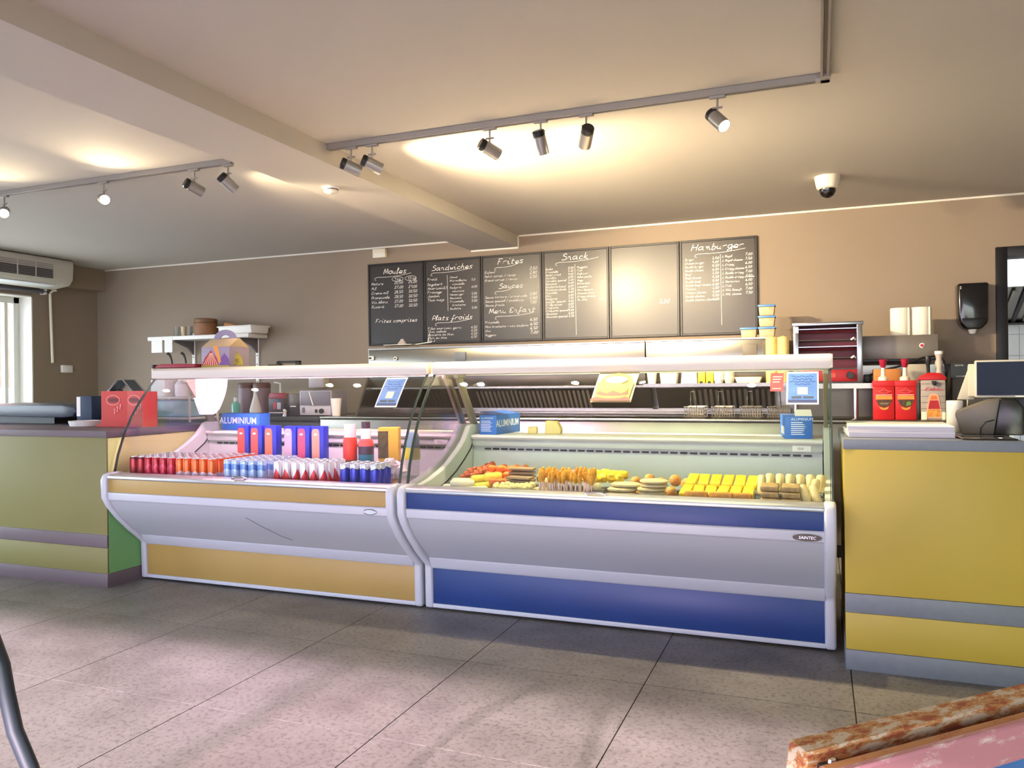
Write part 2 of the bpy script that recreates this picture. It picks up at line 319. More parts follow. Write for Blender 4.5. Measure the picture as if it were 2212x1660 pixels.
PW = [185, 185, 62, 70, 55, 45, 24, 60, 48, 24]
for (x, a, l), p in zip(SP, PW): spot(x, a, l, p)
# dome camera, smoke detector, wall sensor
t = T('dome_camera', 'white ceiling dome security camera with dark bubble', 'camera', (.066, 5.45, ZC))
t.p('housing', B().lathe([(.0, 0), (.078, 0), (.078, -.008), (.072, -.045), (.064, -.075), (.052, -.082), (.0, -.082)], 28, cap=False), CREAM, smooth=True)
t.p('bubble', B().lathe([(.052, -.078), (.05, -.1), (.04, -.122), (.022, -.136), (.0005, -.14)], 24, cap=False), M('dark_bubble', '120f12', .08, coat=.5), smooth=True)
t = T('smoke_detector', 'small white smoke detector on the beam underside', 'detector', (-2.76, 4.05, 2.405))
t.p('base', B().lathe([(0, 0), (.05, 0), (.05, -.012), (0, -.012)], 24, cap=False), WHITE, smooth=True); t.p('cover', B().lathe([(.045, -.012), (.042, -.03), (.03, -.036), (.0005, -.037)], 24, cap=False), WHITE, smooth=True)
t.p('slot', B().lathe([(.0455, -.014), (.0445, -.019)], 24, cap=False), DARK)
t = T('wall_sensor', 'small cream sensor box high on the back wall left of the menu boards', 'sensor', (-3.87, YW, 2.44))
t.p('box', B().box(-.07, .07, -.05, 0, -.04, .045), CREAM, .006); t.p('lens', B().box(-.045, .045, -.053, -.05, -.03, .0), WHITE)
# ================================================================ DISPLAY CASES
CASEW = M('case_white', 'bcbfc9', .35); BELLY = M('belly_grey', 'aeb2ba', .4, .1); TANK = M('tank_white', 'c6cbc4', .4); STRUT = M('strut_metal', '9b957f', .35, .5); EDGE = M('glass_edge', '3b4744', .25)
GP = [(3.495, .684), (3.522, .79), (3.562, .895), (3.62, 1.01), (3.69, 1.11), (3.765, 1.20), (3.815, 1.25)]
def case(name, label, X0, X1, PAN, tube, power, zd):
    t = T(name, label, 'display case', ((X0+X1)/2, 4.0, 0), world=True); a, b = X0+.045, X1-.045
    t.p('base_strip', B().box(a, b, 3.705, 3.73, .012, .034), CASEW, .003)
    t.p('plinth', B().box(a, b, 3.78, 4.55, 0, .2), DARK)
    t.p('kick_panel', B().box(a, b, 3.71, 3.735, .034, .222), PAN, .002)
    t.p('lower_trim', B().prism_x(a, b, [(3.70, .222), (3.69, .232), (3.665, .278), (3.66, .288), (3.72, .288), (3.73, .222)]), CASEW, .003)
    t.p('belly_panel', B().band_x(a, b, [(3.665, .285), (3.62, .325), (3.565, .372), (3.505, .43), (3.46, .485), (3.437, .53)], .02), BELLY, smooth=True)
    t.p('middle_trim', B().prism_x(a, b, [(3.436, .528), (3.426, .536), (3.421, .574), (3.428, .58), (3.47, .58), (3.47, .528)]), CASEW, .003)
    t.p('front_panel', B().box(a, b, 3.428, 3.45, .58, .656), PAN, .002)
    t.p('top_rail', B().prism_x(a, b, [(3.425, .656), (3.418, .662), (3.42, .676), (3.44, .684), (3.51, .688), (3.51, .64), (3.46, .62), (3.46, .656)]), ALU, .003)
    prof = [(3.70, .008), (3.695, .235), (3.59, .325), (3.50, .415), (3.437, .495), (3.41, .545), (3.405, .65), (3.42, .684), (3.46, .694), (3.54, .692)]
    curve = [(3.60, .676), (3.72, .695), (3.84, .725), (3.95, .765), (4.06, .82), (4.15, .875), (4.22, .945), (4.25, .955)]
    for k, (x0, x1) in enumerate(((X0, X0+.048), (X1-.048, X1))):
        t.p('end_bumper', B().prism_x(x0, x1, prof+[(3.545, .64), (3.50, .60), (3.505, .55), (3.55, .47), (3.64, .385), (3.745, .30), (3.75, .008)]), CASEW, .014, seg=3)
        xi = (x0+.006, x1-.006)
        e = t.p('end_panel', B().prism_x(xi[0], xi[1], [(3.545, .60), (3.545, .675)]+curve+[(4.55, .955), (4.55, .02), (3.745, .02), (3.745, .30), (3.64, .385), (3.55, .47)]), TANK, .004, seg=1)
        xg = x1-.004 if k == 0 else x0+.004
        t.p('gasket', B().tube([(xg, y+.06, z-.065) for y, z in curve[:-1]], .004, 6), DARK, parent=e)
        xs = x0+.03 if k == 0 else x1-.03
        t.p('strut', B().bar((xs, 4.08, 1.245), (xs, 4.37, .86), .022, .055).box(xs-.014, xs+.014, 4.05, 4.16, 1.225, 1.25), STRUT, .003)
        xe = x0+.012 if k == 0 else x1-.012
        t.p('end_glass', B().prism_x(xe-.003, xe+.003, [(y+.008, z) for y, z in GP]+[(4.06, 1.245), (4.34, .90), (4.22, .945)]+curve[::-1][1:]+[(3.53, .69)]), GL)
        t.p('glass_edge', B().band_x(xe-.0035, xe+.0035, GP, .005), EDGE)
    g = t.p('front_glass', B().band_x(X0+.02, X1-.02, GP, .006), GL, smooth=True)
    for q in (X0+.018, X1-.021): t.p('glass_edge', B().band_x(q, q+.003, GP, .008), EDGE, parent=g)
    t.p('deck', B().box(a, b, 3.51, 4.2, zd-.02, zd), STEEL)
    t.p('tank_back', B().band_x(a, b, [(4.55, .84), (4.262, .84), (4.258, .745), (4.25, .70), (4.235, .66), (4.20, .645), (4.14, zd)], .01), TANK, smooth=True)
    t.p('back_band', B().box(a, b, 4.235, 4.27, .828, .868), TANK, .003)
    s = B(); n = int((X1-X0-.2)/.052)
    for i in range(n): s.box(X0+.12+.052*i, X0+.12+.052*i+.038, 4.247, 4.2578, .806, .816)
    t.p('vent_slots', s, DARK)
    t.p('rear_ledge', B().prism_x(a, b, [(4.225, .868), (4.215, .88), (4.22, .893), (4.62, .893), (4.62, .868)]), WHITE, .003)
    t.p('rear_panel', B().box(a, b, 4.55, 4.6, .1, .868), CASEW)
    cp = t.p('canopy', B().prism_x(X0+.01, X1-.01, [(3.822, 1.244), (3.805, 1.25), (3.795, 1.27), (3.797, 1.298), (3.812, 1.312), (3.84, 1.317), (4.24, 1.317), (4.25, 1.305), (4.25, 1.244), (4.235, 1.244), (4.235, 1.292), (3.83, 1.292), (3.83, 1.244)]), M('canopy_white', 'd6d0c6', .3), smooth=True)
    for q in (X0+.002, X1-.011): t.p('end_cap', B().box(q, q+.009, 3.80, 4.245, 1.253, 1.314), CREAM, parent=cp)
    TM = M(name+'_tube_light_%d' % int(power), tube, .5, emit=power)
    t.p('light_tube', B().tube([(X0+.1, 3.93, 1.268), (X1-.1, 3.93, 1.268)], .013), TM); [t.p('tube_holder', B().box(q, q+.03, 3.91, 3.95, 1.25, 1.292), WHITE) for q in (X0+.07, X1-.1)]
    d = t.p('thermometer', B().box(X1-.19, X1-.10, 4.229, 4.236, .832, .864), PAPER, .002); text_b(bb := B(), '10.0', .018, (X1-.168, 4.2283, .842)); t.p('reading', bb, DARK, parent=d)
    xm = (X0+X1)/2
    if PAN is YEL: t.p('crease', B().tube([(X0+1.02, 3.4615, .475), (X0+1.08, 3.506, .425), (X0+1.17, 3.574, .36), (X0+1.22, 3.605, .335)], .0013, 5), M('crease_dark', '6e7076', .6))
    lt = t.p('latch', B().tube([(xm-.045, 3.452, .688), (xm-.03, 3.445, .696), (xm+.03, 3.445, .696), (xm+.045, 3.452, .688)], .005).box(xm-.05, xm-.036, 3.445, 3.46, .682, .692).box(xm+.036, xm+.05, 3.445, 3.46, .682, .692), CHROME, smooth=True)
    return t
YEL = M('yellow_laminate', 'a58748', .5, var=.05, vscale=2.5); BLU = M('blue_laminate', '193674', .45, var=.08, vscale=3)
cL = case('display_case', 'curved glass drinks display case with ochre yellow front panels', -3.955, -1.978, YEL, 'ffcdf3', 48, .642)
cR = case('display_case', 'curved glass food display case with royal blue front panels', -1.962, .062, BLU, 'e6fbc8', 14, .62)
# oval maker's badges
for T_, x, z, w, txt in ((cR, -.05, .552, .055, 'SAINTEC'), (cL, -2.12, .553, .035, '')):
    f = 3.4205; e = T_.p('badge', B().prism_y(f-.004, f+.004, disc(24, w, .0135, x, z)), DARK if txt else ALU)
    T_.p('badge_rim', B().tube([(x+w*math.cos(a), f-.004, z+.0135*math.sin(a)) for a in [i*math.pi/12 for i in range(25)]], .002, 6), CHROME, parent=e)
    if txt: text_b(bb := B(), txt, .017, (x, f-.0047, z-.006), align='CENTER', shear=.2); T_.p('badge_letters', bb, M('badge_silver', 'c8ccd4', .3, .5), parent=e)
# ================================================================ COUNTERS
YC = M('counter_yellow', 'b39b38', .5, var=.03, vscale=2); LIME = M('counter_lime', '76723f', .5, var=.04, vscale=2); TAUPE = M('counter_taupe', '62565a', .45); LIME_DAYLIT = M('counter_lime_daylit', '74ad6c', .5)
def counter(name, label, x0, x1, y0, y1, zt, yel, band, sidem=None):
    t = T(name, label, 'counter', ((x0+x1)/2, (y0+y1)/2, 0), world=True)
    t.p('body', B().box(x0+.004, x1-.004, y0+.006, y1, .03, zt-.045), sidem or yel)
    t.p('front_panel', B().box(x0, x1, y0, y0+.01, .318, zt-.042), yel, .001); t.p('lower_panel', B().box(x0, x1, y0, y0+.01, .085, .236), yel, .001)
    t.p('band', B().box(x0-.001, x1+.001, y0-.003, y0+.01, .238, .316), band, .001)
    t.p('plinth', B().box(x0-.001, x1+.001, y0-.002, y1, 0, .083), band, .001)
    t.p('worktop', B().box(x0-.003, x1+.004, y0-.005, y1+.01, zt-.042, zt), band, .003); return t
counter('service_counter', 'bright yellow pay counter with grey bands at the right of the blue case', .094, .735, 3.51, 4.3, .952, YC, GREY)
counter('service_counter', 'lime green counter with dark taupe bands at the far left', -6.4, -3.961, 3.462, 4.85, .938, LIME, TAUPE, M('counter_lime_tubelit', 'eef2a0', .5))  # side lime paled: the case tube's light is put into its colour
lc = bpy.data.objects['service_counter.001']; B().box(-3.966, -3.959, 3.475, 4.84, .085, .6).build('side_panel', LIME_DAYLIT, lc, off=tuple(lc.location))  # lower side: bluish daylight put into a greener lime
# dark slab-topped bar standing behind the lime counter
t = T('bar_top', 'dark slate grey bar top with rounded end above the lime counter', 'bar top', (-5.6, 4.3, .938), world=True)
t.p('slab', B().prism_y(4.02, 4.75, [(-6.35, 1.0), (-5.02, .985), (-4.92, .995), (-4.885, 1.03), (-4.905, 1.06), (-5.02, 1.075), (-6.35, 1.075)]), M('slate', '3a404c', .35, var=.08, vscale=5), .008)
t.p('foot', B().box(-6.2, -5.2, 4.1, 4.7, .938, .99), DARK)
t = T('folder', 'pale flat folder leaning over the back of the dark slab', 'folder', (-5.55, 4.9, 1.075), world=True)
t.p('cover', B().box(-5.62, -5.25, 4.70, 4.74, 1.076, 1.084), M('folder_grey', 'aab4bb', .4), .002); t.p('pages', B().box(-5.60, -5.42, 4.705, 4.735, 1.084, 1.09), PAPER)
# ================================================================ BACK LINE: stainless counter, hoods
t = T('stainless_counter', 'long brushed steel fryer counter along the back wall', 'counter', (-1.9, 6.0, 0), world=True)
t.p('front', B().box(-3.95, .95, 5.6, 5.64, .1, .925), STEEL, .004); t.p('worktop', B().box(-3.95, .95, 5.59, 6.49, .905, .93), STEEL, .004)
t.p('plinth', B().box(-3.9, .9, 5.7, 6.45, 0, .12), DARK); t.p('splashback', B().box(-3.95, .95, 6.478, 6.495, .93, 1.3), STEEL)
t.p('end_panel', B().box(-3.955, -3.93, 5.61, 6.49, .02, .905), STEEL)
t.p('rail', B().box(-2.8, -.2, 6.30, 6.33, .955, .972).box(-2.8, -.2, 6.24, 6.26, .94, .948), STEEL)
t = T('prep_counter', 'dark grey prep counter at the left of the steel fryer counter', 'counter', (-4.7, 6.0, 0), world=True)
t.p('body', B().box(-5.6, -3.97, 5.63, 6.49, .08, .89), M('dark_cabinet', '5b5f66', .5)); t.p('worktop', B().box(-5.62, -3.965, 5.6, 6.495, .89, .925), M('slate_top', '4c515a', .4), .004)
t.p('plinth', B().box(-5.55, -4.0, 5.7, 6.45, 0, .08), DARK)
def hood(label, x0, x1, slats, lower):
    t = T('extractor_hood', label, 'hood', ((x0+x1)/2, 6.2, .93), world=True)
    t.p('canopy', B().prism_x(x0, x1, [(5.95, 1.165), (5.945, 1.505), (6.475, 1.505), (6.475, 1.30), (6.2, 1.165)]), STEEL, .004)
    t.p('top_lip', B().box(x0, x1, 5.935, 5.95, 1.498, 1.51), STEEL)
    t.p('bottom_lip', B().box(x0, x1, 5.94, 5.97, 1.155, 1.167), STEEL)
    t.p('filter_frame', B().prism_x(x0+.02, x1-.02, [(6.22, 1.145), (6.35, .975), (6.365, .985), (6.24, 1.145)]), M('filter_dark', '3d3832', .5, .3))
    a, b, n = slats; d = (b-a)/n; m0 = None
    for i in range(n):
        x = a+d*(i+.5)
        if m0 is None: m0 = t.p('slat', B().bar((x, 6.212, 1.13), (x, 6.33, .985), d*.5, .014), M('slat_steel', '948c80', .4, .45)); xb = x
        else: inst(m0, 'slat', (x-xb, 0, 0), t.o)
    t.p('rail', B().box(x0+.02, x1-.02, 6.325, 6.36, .965, .98), STEEL)
    return t
h1 = hood('long stainless extractor hood below the menu boards, left of the seam', -3.68, -1.235, (-2.78, -1.75, 26), True)
h2 = hood('shorter stainless extractor hood over the fryers, right of the seam', -1.228, -.29, (-.93, -.33, 14), False)
h1.p('side_panel', B().prism_x(-3.70, -3.68, [(5.97, 1.29), (5.97, 1.5), (6.475, 1.5), (6.475, .932), (5.75, .932)]), STEEL)
h1.p('socket', B().box(-3.675, -3.625, 5.935, 5.945, 1.41, 1.445), PAPER, .002); h1.p('socket_hole', B().box(-3.672, -3.645, 5.933, 5.936, 1.42, 1.436), DARK)
h1.p('switch', B().lathe([(0, 0), (.016, 0), (.016, -.01), (.0, -.01)], 16, (-3.41, 5.945, 1.42), 'y', False), PAPER); h1.p('switch_dot', B().lathe([(0, -.0105), (.008, -.0105), (.008, -.014), (0, -.014)], 12, (-3.41, 5.945, 1.42), 'y', False), DARK)
h1.p('vent_plate', B().box(-2.84, -2.74, 5.938, 5.946, 1.39, 1.46), GREY, .002); h2.p('vent_plate', B().box(-.515, -.415, 5.938, 5.946, 1.37, 1.46), M('plate_grey', '6c655b', .5), .002)
h2.p('cup_shelf', B().box(-1.225, -.19, 5.83, 5.944, 1.157, 1.172), STEEL); h2.p('shelf_nosing', B().box(-1.225, -.19, 5.824, 5.832, 1.155, 1.18), STEEL)
# fryer baskets
def wire(b, pts, r=.002): b.tube(pts, r, 5)
for k, x in enumerate((-.86, -.66, -.46, -.27)):
    t = T('fryer_basket', 'wire chip basket on the fryer, %s from the left of four' % ('first', 'second', 'third', 'fourth')[k], 'fryer basket', (x, 5.98, .93), group='fryer baskets')
    m = B()
    for i in range(9):
        u = -.07+.0175*i; wire(m, [(u, -.1, .075), (u, -.09, .0), (u, .09, .0), (u, .1, .075)])
    for z in (.02, .045): wire(m, [(-.07, -.095, z), (.07, -.095, z), (.07, .095, z), (-.07, .095, z), (-.07, -.095, z)])
    t.p('mesh', m, M('wire_steel', '8b8378', .35, .9)); t.p('rim', B().tube([(-.072, -.1, .075), (.072, -.1, .075), (.072, .1, .075), (-.072, .1, .075), (-.072, -.1, .075)], .004, 6), CHROME)
    t.p('handle', B().tube([(-.02, -.1, .07), (-.018, -.14, .12), (-.015, -.16, .19), (.015, -.16, .19), (.018, -.14, .12), (.02, -.1, .07)], .004, 6), CHROME)
# ================================================================ MENU BOARDS with chalk handwriting
GLY = {'a': '46 16 04 13 34 46|46 43 53', 'b': '19 03 23 45 26 05', 'c': '45 26 04 13 43', 'd': '36 16 04 13 34|49 43 53', 'e': '04 34 45 26 04 13 43', 'f': '48 39 27 11 01 23|04 44',
 'g': '46 16 04 23 45|46 41 20 01 43', 'h': '19 03 05 26 35 33 43', 'i': '05 16 13 33|28 29', 'j': '26 31 10 01|38 39', 'k': '19 03|36 04 14 33 43', 'l': '04 28 19 03 13 24', 'm': '06 03 05 16 23 25 36 43 53',
 'n': '06 03 05 26 33 43', 'o': '26 05 13 33 45 26 46', 'p': '06 00|05 26 45 33 04', 'q': '46 16 04 23 45|46 40 52', 'r': '06 03 05 26 46', 's': '46 16 15 34 33 03', 't': '28 14 13 33|06 46', 'u': '06 04 13 34 36|36 33 43',
 'v': '06 13 36 46', 'w': '06 13 25 33 46', 'x': '06 33|36 03', 'y': '06 14 34|36 31 10 02', 'z': '06 36 03 33', 'M': '03 19 34 59 63', 'S': '58 39 17 46 54 33 03', 'F': '03 19|09 59|06 36', 'P': '03 19 48 46 15',
 'E': '58 29 07 26 04 23 54', 'H': '03 19|53 69|06 66', 'N': '03 19 43 59', 'A': '03 39 53|15 45', 'C': '58 39 05 13 44', 'D': '13 19 48 45 13 03', 'V': '09 23 59', 'R': '03 19 48 36 15 43 53', 'B': '13 19 48 36 16 45 33 13',
 'T': '09 59|39 23', 'G': '58 39 05 13 44 46 26', 'L': '29 13 03 53', 'K': '03 19|59 15 43', 'O': '39 06 13 43 56 39', 'J': '59 44 23 04', 'X': '09 53|59 03', 'Q': '39 06 13 43 56 39|34 53', 'I': '29 13', 'W': '09 13 37 43 69',
 '0': '29 05 13 33 47 29', '1': '07 29 23', '2': '08 29 47 03 43', '3': '09 39 26 44 23 04', '4': '29 05 45|39 33', '5': '49 19 06 36 44 23 03', '6': '39 05 13 33 45 15', '7': '09 49 13', '8': '29 07 44 23 04 47 29', '9': '46 17 29 48 43',
 ',': '13 02', '/': '02 49', '+': '05 45|26 24', '.': '13 23', '-': '05 35', "'": '19 08', '(': '29 06 22', ')': '09 26 02'}
def chalk(b, s, x, z, h, yf, w=None, slant=.22, sp=1.25):
    u = h/6.; w = w or h*.115; cx = x
    for ch in s:
        if ch == ' ': cx += 3.2*u; continue
        g = GLY.get(ch)
        if not g: cx += 3*u; continue
        wid = 0; dz = random.uniform(-.25, .25)*u; kx = random.uniform(.9, 1.1)
        for st in g.split('|'):
            P = [(int(q[0])*kx, int(q[1])-3) for q in st.split()]; wid = max(wid, max(p[0] for p in P)); pts = []
            for i in range(len(P)-1):
                p0, p1, p2, p3 = P[max(0, i-1)], P[i], P[i+1], P[min(len(P)-1, i+2)]
                for k in range(3):
                    t_ = k/3
                    pts.append(tuple(.5*((2*p1[c])+(-p0[c]+p2[c])*t_+(2*p0[c]-5*p1[c]+4*p2[c]-p3[c])*t_*t_+(-p0[c]+3*p1[c]-3*p2[c]+p3[c])*t_**3) for c in (0, 1)))
            pts.append(P[-1]); ribbon(b, [(cx+(px+py*slant)*u, z+py*u+dz) for px, py in pts], w, yf)
        cx += (wid+sp)*u
    return cx
def title(b, s_, a, c, z, h, yf, off=0):   # a heading centred between a and c, shrunk to fit
    def wid(hh):
        u = hh/6.; return sum(3.2*u if q == ' ' else (max(int(p[0]) for st in GLY.get(q, '03').split('|') for p in st.split())+1.25)*u for q in s_)
    while wid(h) > (c-a)*.86: h *= .96
    chalk(b, s_, (a+c)/2-wid(h)/2+off, z, h, yf)
def ribbon(b, pts, w, yf):
    vs = []
    for i, p in enumerate(pts):
        a = pts[max(0, i-1)]; c = pts[min(len(pts)-1, i+1)]; dx, dz = c[0]-a[0], c[1]-a[1]; L = math.hypot(dx, dz) or 1
        nx, nz = -dz/L*w/2, dx/L*w/2; vs += [(p[0]+nx, yf, p[1]+nz), (p[0]-nx, yf, p[1]-nz)]
    b.add(vs, [(2*i, 2*i+1, 2*i+3, 2*i+2) for i in range(len(pts)-1)])
def flourish(b, x0, x1, z, yf):
    pts = [(x0+.012, z-.028), (x0-.004, z-.02), (x0+.002, z-.006), (x0+.03, z)]
    for i in range(1, 13): f = i/12; pts.append((x0+.03+(x1-x0-.03)*f, z-.010*math.sin(f*math.pi)+.022*f))
    ribbon(b, pts, .0032, yf)
SLATE = M('chalkboard', '271f1b', .42, var=.12, vscale=5, coat=.4); SLATE.node_tree.nodes['Principled BSDF'].inputs['Coat Roughness'].default_value = .27
CHALK = M('chalk_white', 'f0ece6', .9); FRB = M('board_frame', '1c1718', .4)
BX = [-4.01, -3.41, -2.83, -2.245, -1.645, -1.053, -.44]; BZ0, BZ1 = 1.567, 2.345
TOK = ['Dagobert', 'Fromage', 'Jambon', 'Americain', 'Thon mayo', 'Boulette']
def board(k, label, writer):
    x0, x1 = BX[k]+.002, BX[k+1]-.002; xc = (x0+x1)/2
    t = T('chalkboard', label, 'menu board', (xc, YW, BZ0), group='chalk menu boards')
    hw = (x1-x0)/2; H = BZ1-BZ0; f = .018
    t.p('slate', B().box(-hw+f*.6, hw-f*.6, -.018, -.002, f*.6, H-f*.6), SLATE)
    for nm, a in (('frame_side', (-hw, -hw+f, 0, H)), ('frame_side', (hw-f, hw, 0, H)), ('frame_rail', (-hw+f, hw-f, 0, f)), ('frame_rail', (-hw+f, hw-f, H-f, H))):
        t.p(nm, B().box(a[0], a[1], -.026, -.001, a[2], a[3]), FRB, .002, seg=1)
    m = B(); writer(m, -hw+.035, hw-.03, H)
    if m.v: t.p('chalk_writing', m, CHALK)['kind'] = 'stuff'
Yf = -.0188
def w1(m, a, b, H):
    title(m, 'Moules', a, b, H-.10, .05, Yf); flourish(m, a+.04, b-.1, H-.128, Yf)
    for s, x in (('1 kg', a+.255), ('1,5 kg', a+.395)):
        chalk(m, s, x, H-.165, .022, Yf); ribbon(m, [(x+.03+.06*math.cos(i*math.pi/8), H-.155+.022*math.sin(i*math.pi/8)) for i in range(17)], .003, Yf)
    for i, (s, p, q) in enumerate((('Nature', '20,50', '25,00'), ('Ail', '27,00', '29,00'), ('Creme ail', '28,50', '30,50'), ('Provencale', '28,50', '30,50'), ('Vin blanc', '27,00', '30,50'), ('Ricard', '27,00', '30,50'))):
        z = H-.20-.044*i; chalk(m, s, a, z, .024, Yf); chalk(m, p, a+.25, z, .024, Yf); chalk(m, q, a+.40, z, .024, Yf)
    title(m, 'Frites comprises', a, b, H-.56, .034, Yf)
def w2(m, a, b, H):
    title(m, 'Sandwiches', a, b, H-.10, .046, Yf); flourish(m, a+.04, b-.06, H-.122, Yf)
    for i, s in enumerate(('Froid', 'Dagobert', 'Americain', 'Fromage', 'Jambon', 'Thon mayo')): chalk(m, s, a, H-.19-.036*i-(.012 if i else 0), .022, Yf)
    chalk(m, '3,5', a+.165, H-.275, .022, Yf); ribbon(m, [(a+.205, H-.15), (a+.21, H-.48)], .003, Yf)
    for i, (s, p) in enumerate((('Chaud', ''), ('Mitraillette', '5,0'), ('viandelle', ''), ('Poulycroc', '6,00'), ('saucisse', ''), ('Hamburger', '5,50'), ('Mexicano', '5,50'), ('Fricadelle', '5,00'), ('brochette', ''), ('Boulette', '5,00'))):
        chalk(m, s, a+.23+(.025 if not p and i else 0), H-.18-.032*i, .017, Yf); chalk(m, p, b-.062, H-.18-.032*i, .018, Yf)
    title(m, 'Plats froids', a, b, H-.56, .042, Yf); flourish(m, a+.08, b-.08, H-.585, Yf)
    for i, s in enumerate(('Filet americain garni', 'Thon salade', 'Assiette de thon', 'Pain au thon', 'Oeuf')):
        chalk(m, s, a, H-.645-.029*i, .020, Yf)
        if i < 4: chalk(m, '6,50', b-.07, H-.645-.029*i, .020, Yf)
def w3(m, a, b, H):
    title(m, 'Frites', a, b, H-.085, .05, Yf); flourish(m, a+.1, b-.2, H-.112, Yf)
    for i, (s, p) in enumerate((('Enfant', '2,50'), ('Petit cornet / ravier', '2,80'), ('Grand cornet / ravier', '3,50'))): chalk(m, s, a, H-.16-.036*i, .0195, Yf, sp=.8); chalk(m, p, b-.085, H-.15-.036*i, .024, Yf)
    title(m, 'Sauces', a, b, H-.30, .044, Yf); flourish(m, a+.1, b-.25, H-.325, Yf)
    for i, (s, p) in enumerate((('Sauce tartare / provencale', '0,80'), ('Sauce special / andalouse', '0,80'), ('Sauce froide', '1,00'))): chalk(m, s, a, H-.385-.036*i, .0195, Yf, sp=.8); chalk(m, p, b-.085, H-.375-.036*i, .024, Yf)
    title(m, 'Menu Enfant', a, b, H-.52, .046, Yf); flourish(m, a+.1, b-.05, H-.55, Yf)
    for i, (s, p) in enumerate((('Fricadelle', '6,50'), ('Mini brochette + mini boulette', '6,50'), ('Chix', '6,50'), ('Nuggets', '7,00'))): chalk(m, s, a, H-.61-.038*i, .0185, Yf, sp=.8); chalk(m, p, b-.085, H-.60-.038*i, .024, Yf)
def w4(m, a, b, H):
    title(m, 'Snack', a, b, H-.085, .052, Yf); flourish(m, a+.09, b-.06, H-.105, Yf)
    L = ('Boulet', 'Fricadelle', 'Boulet froid', 'Cervelas', 'Cervelas special', 'Mexicano', 'Brochette boeuf', 'Brochette dinde', 'Viandelle', 'Chix', 'Poulycroc', 'Lucifer special', 'Crizly maison', 'Croquette', 'Croquette special', 'Saucisse', 'Saucisse special')
    for i, s in enumerate(L): chalk(m, s, a-.005, H-.165-.026*i, .0155, Yf, .0022, sp=.8); chalk(m, '%d,%d0' % (2+i % 3, (i*3) % 9), a+.20, H-.165-.026*i, .0165, Yf, .0024)
    ribbon(m, [(a+.262, H-.13), (a+.268, H-.74)], .003, Yf)
    for i, s in enumerate(('Nuggets', 'Fish', 'Calamar', 'Ailes poulet', 'Vege', 'Bitterbal', 'Loempia', 'Mini loempia', 'Cheese crack', 'Crispy cheese', 'Au choix')): chalk(m, s, a+.28, H-.165-.028*i, .016, Yf, .0022, sp=.8)
    chalk(m, '3,00', b-.06, H-.445, .018, Yf)
def w5(m, a, b, H): chalk(m, '3,00', b-.14, H-.50, .03, Yf)
def w6(m, a, b, H):
    title(m, 'Hamburger', a, b, H-.085, .05, Yf); flourish(m, a+.09, b-.06, H-.115, Yf)
    L = ('Burger', 'Cheese burger', 'Double burger', 'Double cheese', 'Beef', 'Beef cheese', 'Double beef', 'Double beef cheese', 'Chicken', 'Chicken cheese', 'Double chicken', 'Double chicken cheese')
    for i, s in enumerate(L): chalk(m, s, a+.008, H-.165-.03*i, .0155, Yf, .0022, sp=.7); chalk(m, ('3,50', '4,00', '5,50', '6,00')[i % 4], a+.225, H-.165-.03*i, .018, Yf, .0026)
    ribbon(m, [(a+.29, H-.13), (a+.295, H-.70)], .003, Yf)
    for i, s in enumerate(('L Royal', 'L Royal cheese', 'L Crispy', 'L Crispy cheese', 'L Double crispy', 'L Double crispy cheese', 'L Savoureux', 'L Fish', 'L XXL (boeuf)', 'L XXL cheese')):
        chalk(m, s, a+.303, H-.155-.034*i, .0155, Yf, .0022, sp=.7); chalk(m, ('7,00', '7,50', '6,00', '6,50')[i % 4], b-.062, H-.15-.034*i, .018, Yf, .0026)
for k, (lb, wr) in enumerate((('chalk menu board headed Moules with two price columns', w1), ('chalk menu board headed Sandwiches and Plats froids', w2), ('chalk menu board headed Frites, Sauces and Menu Enfant', w3),
    ('chalk menu board headed Snack with long dense lists', w4), ('almost blank menu board with glare and only a 3,00 price', w5), ('chalk menu board headed Hamburger at the right end of the row', w6))): board(k, lb, wr)
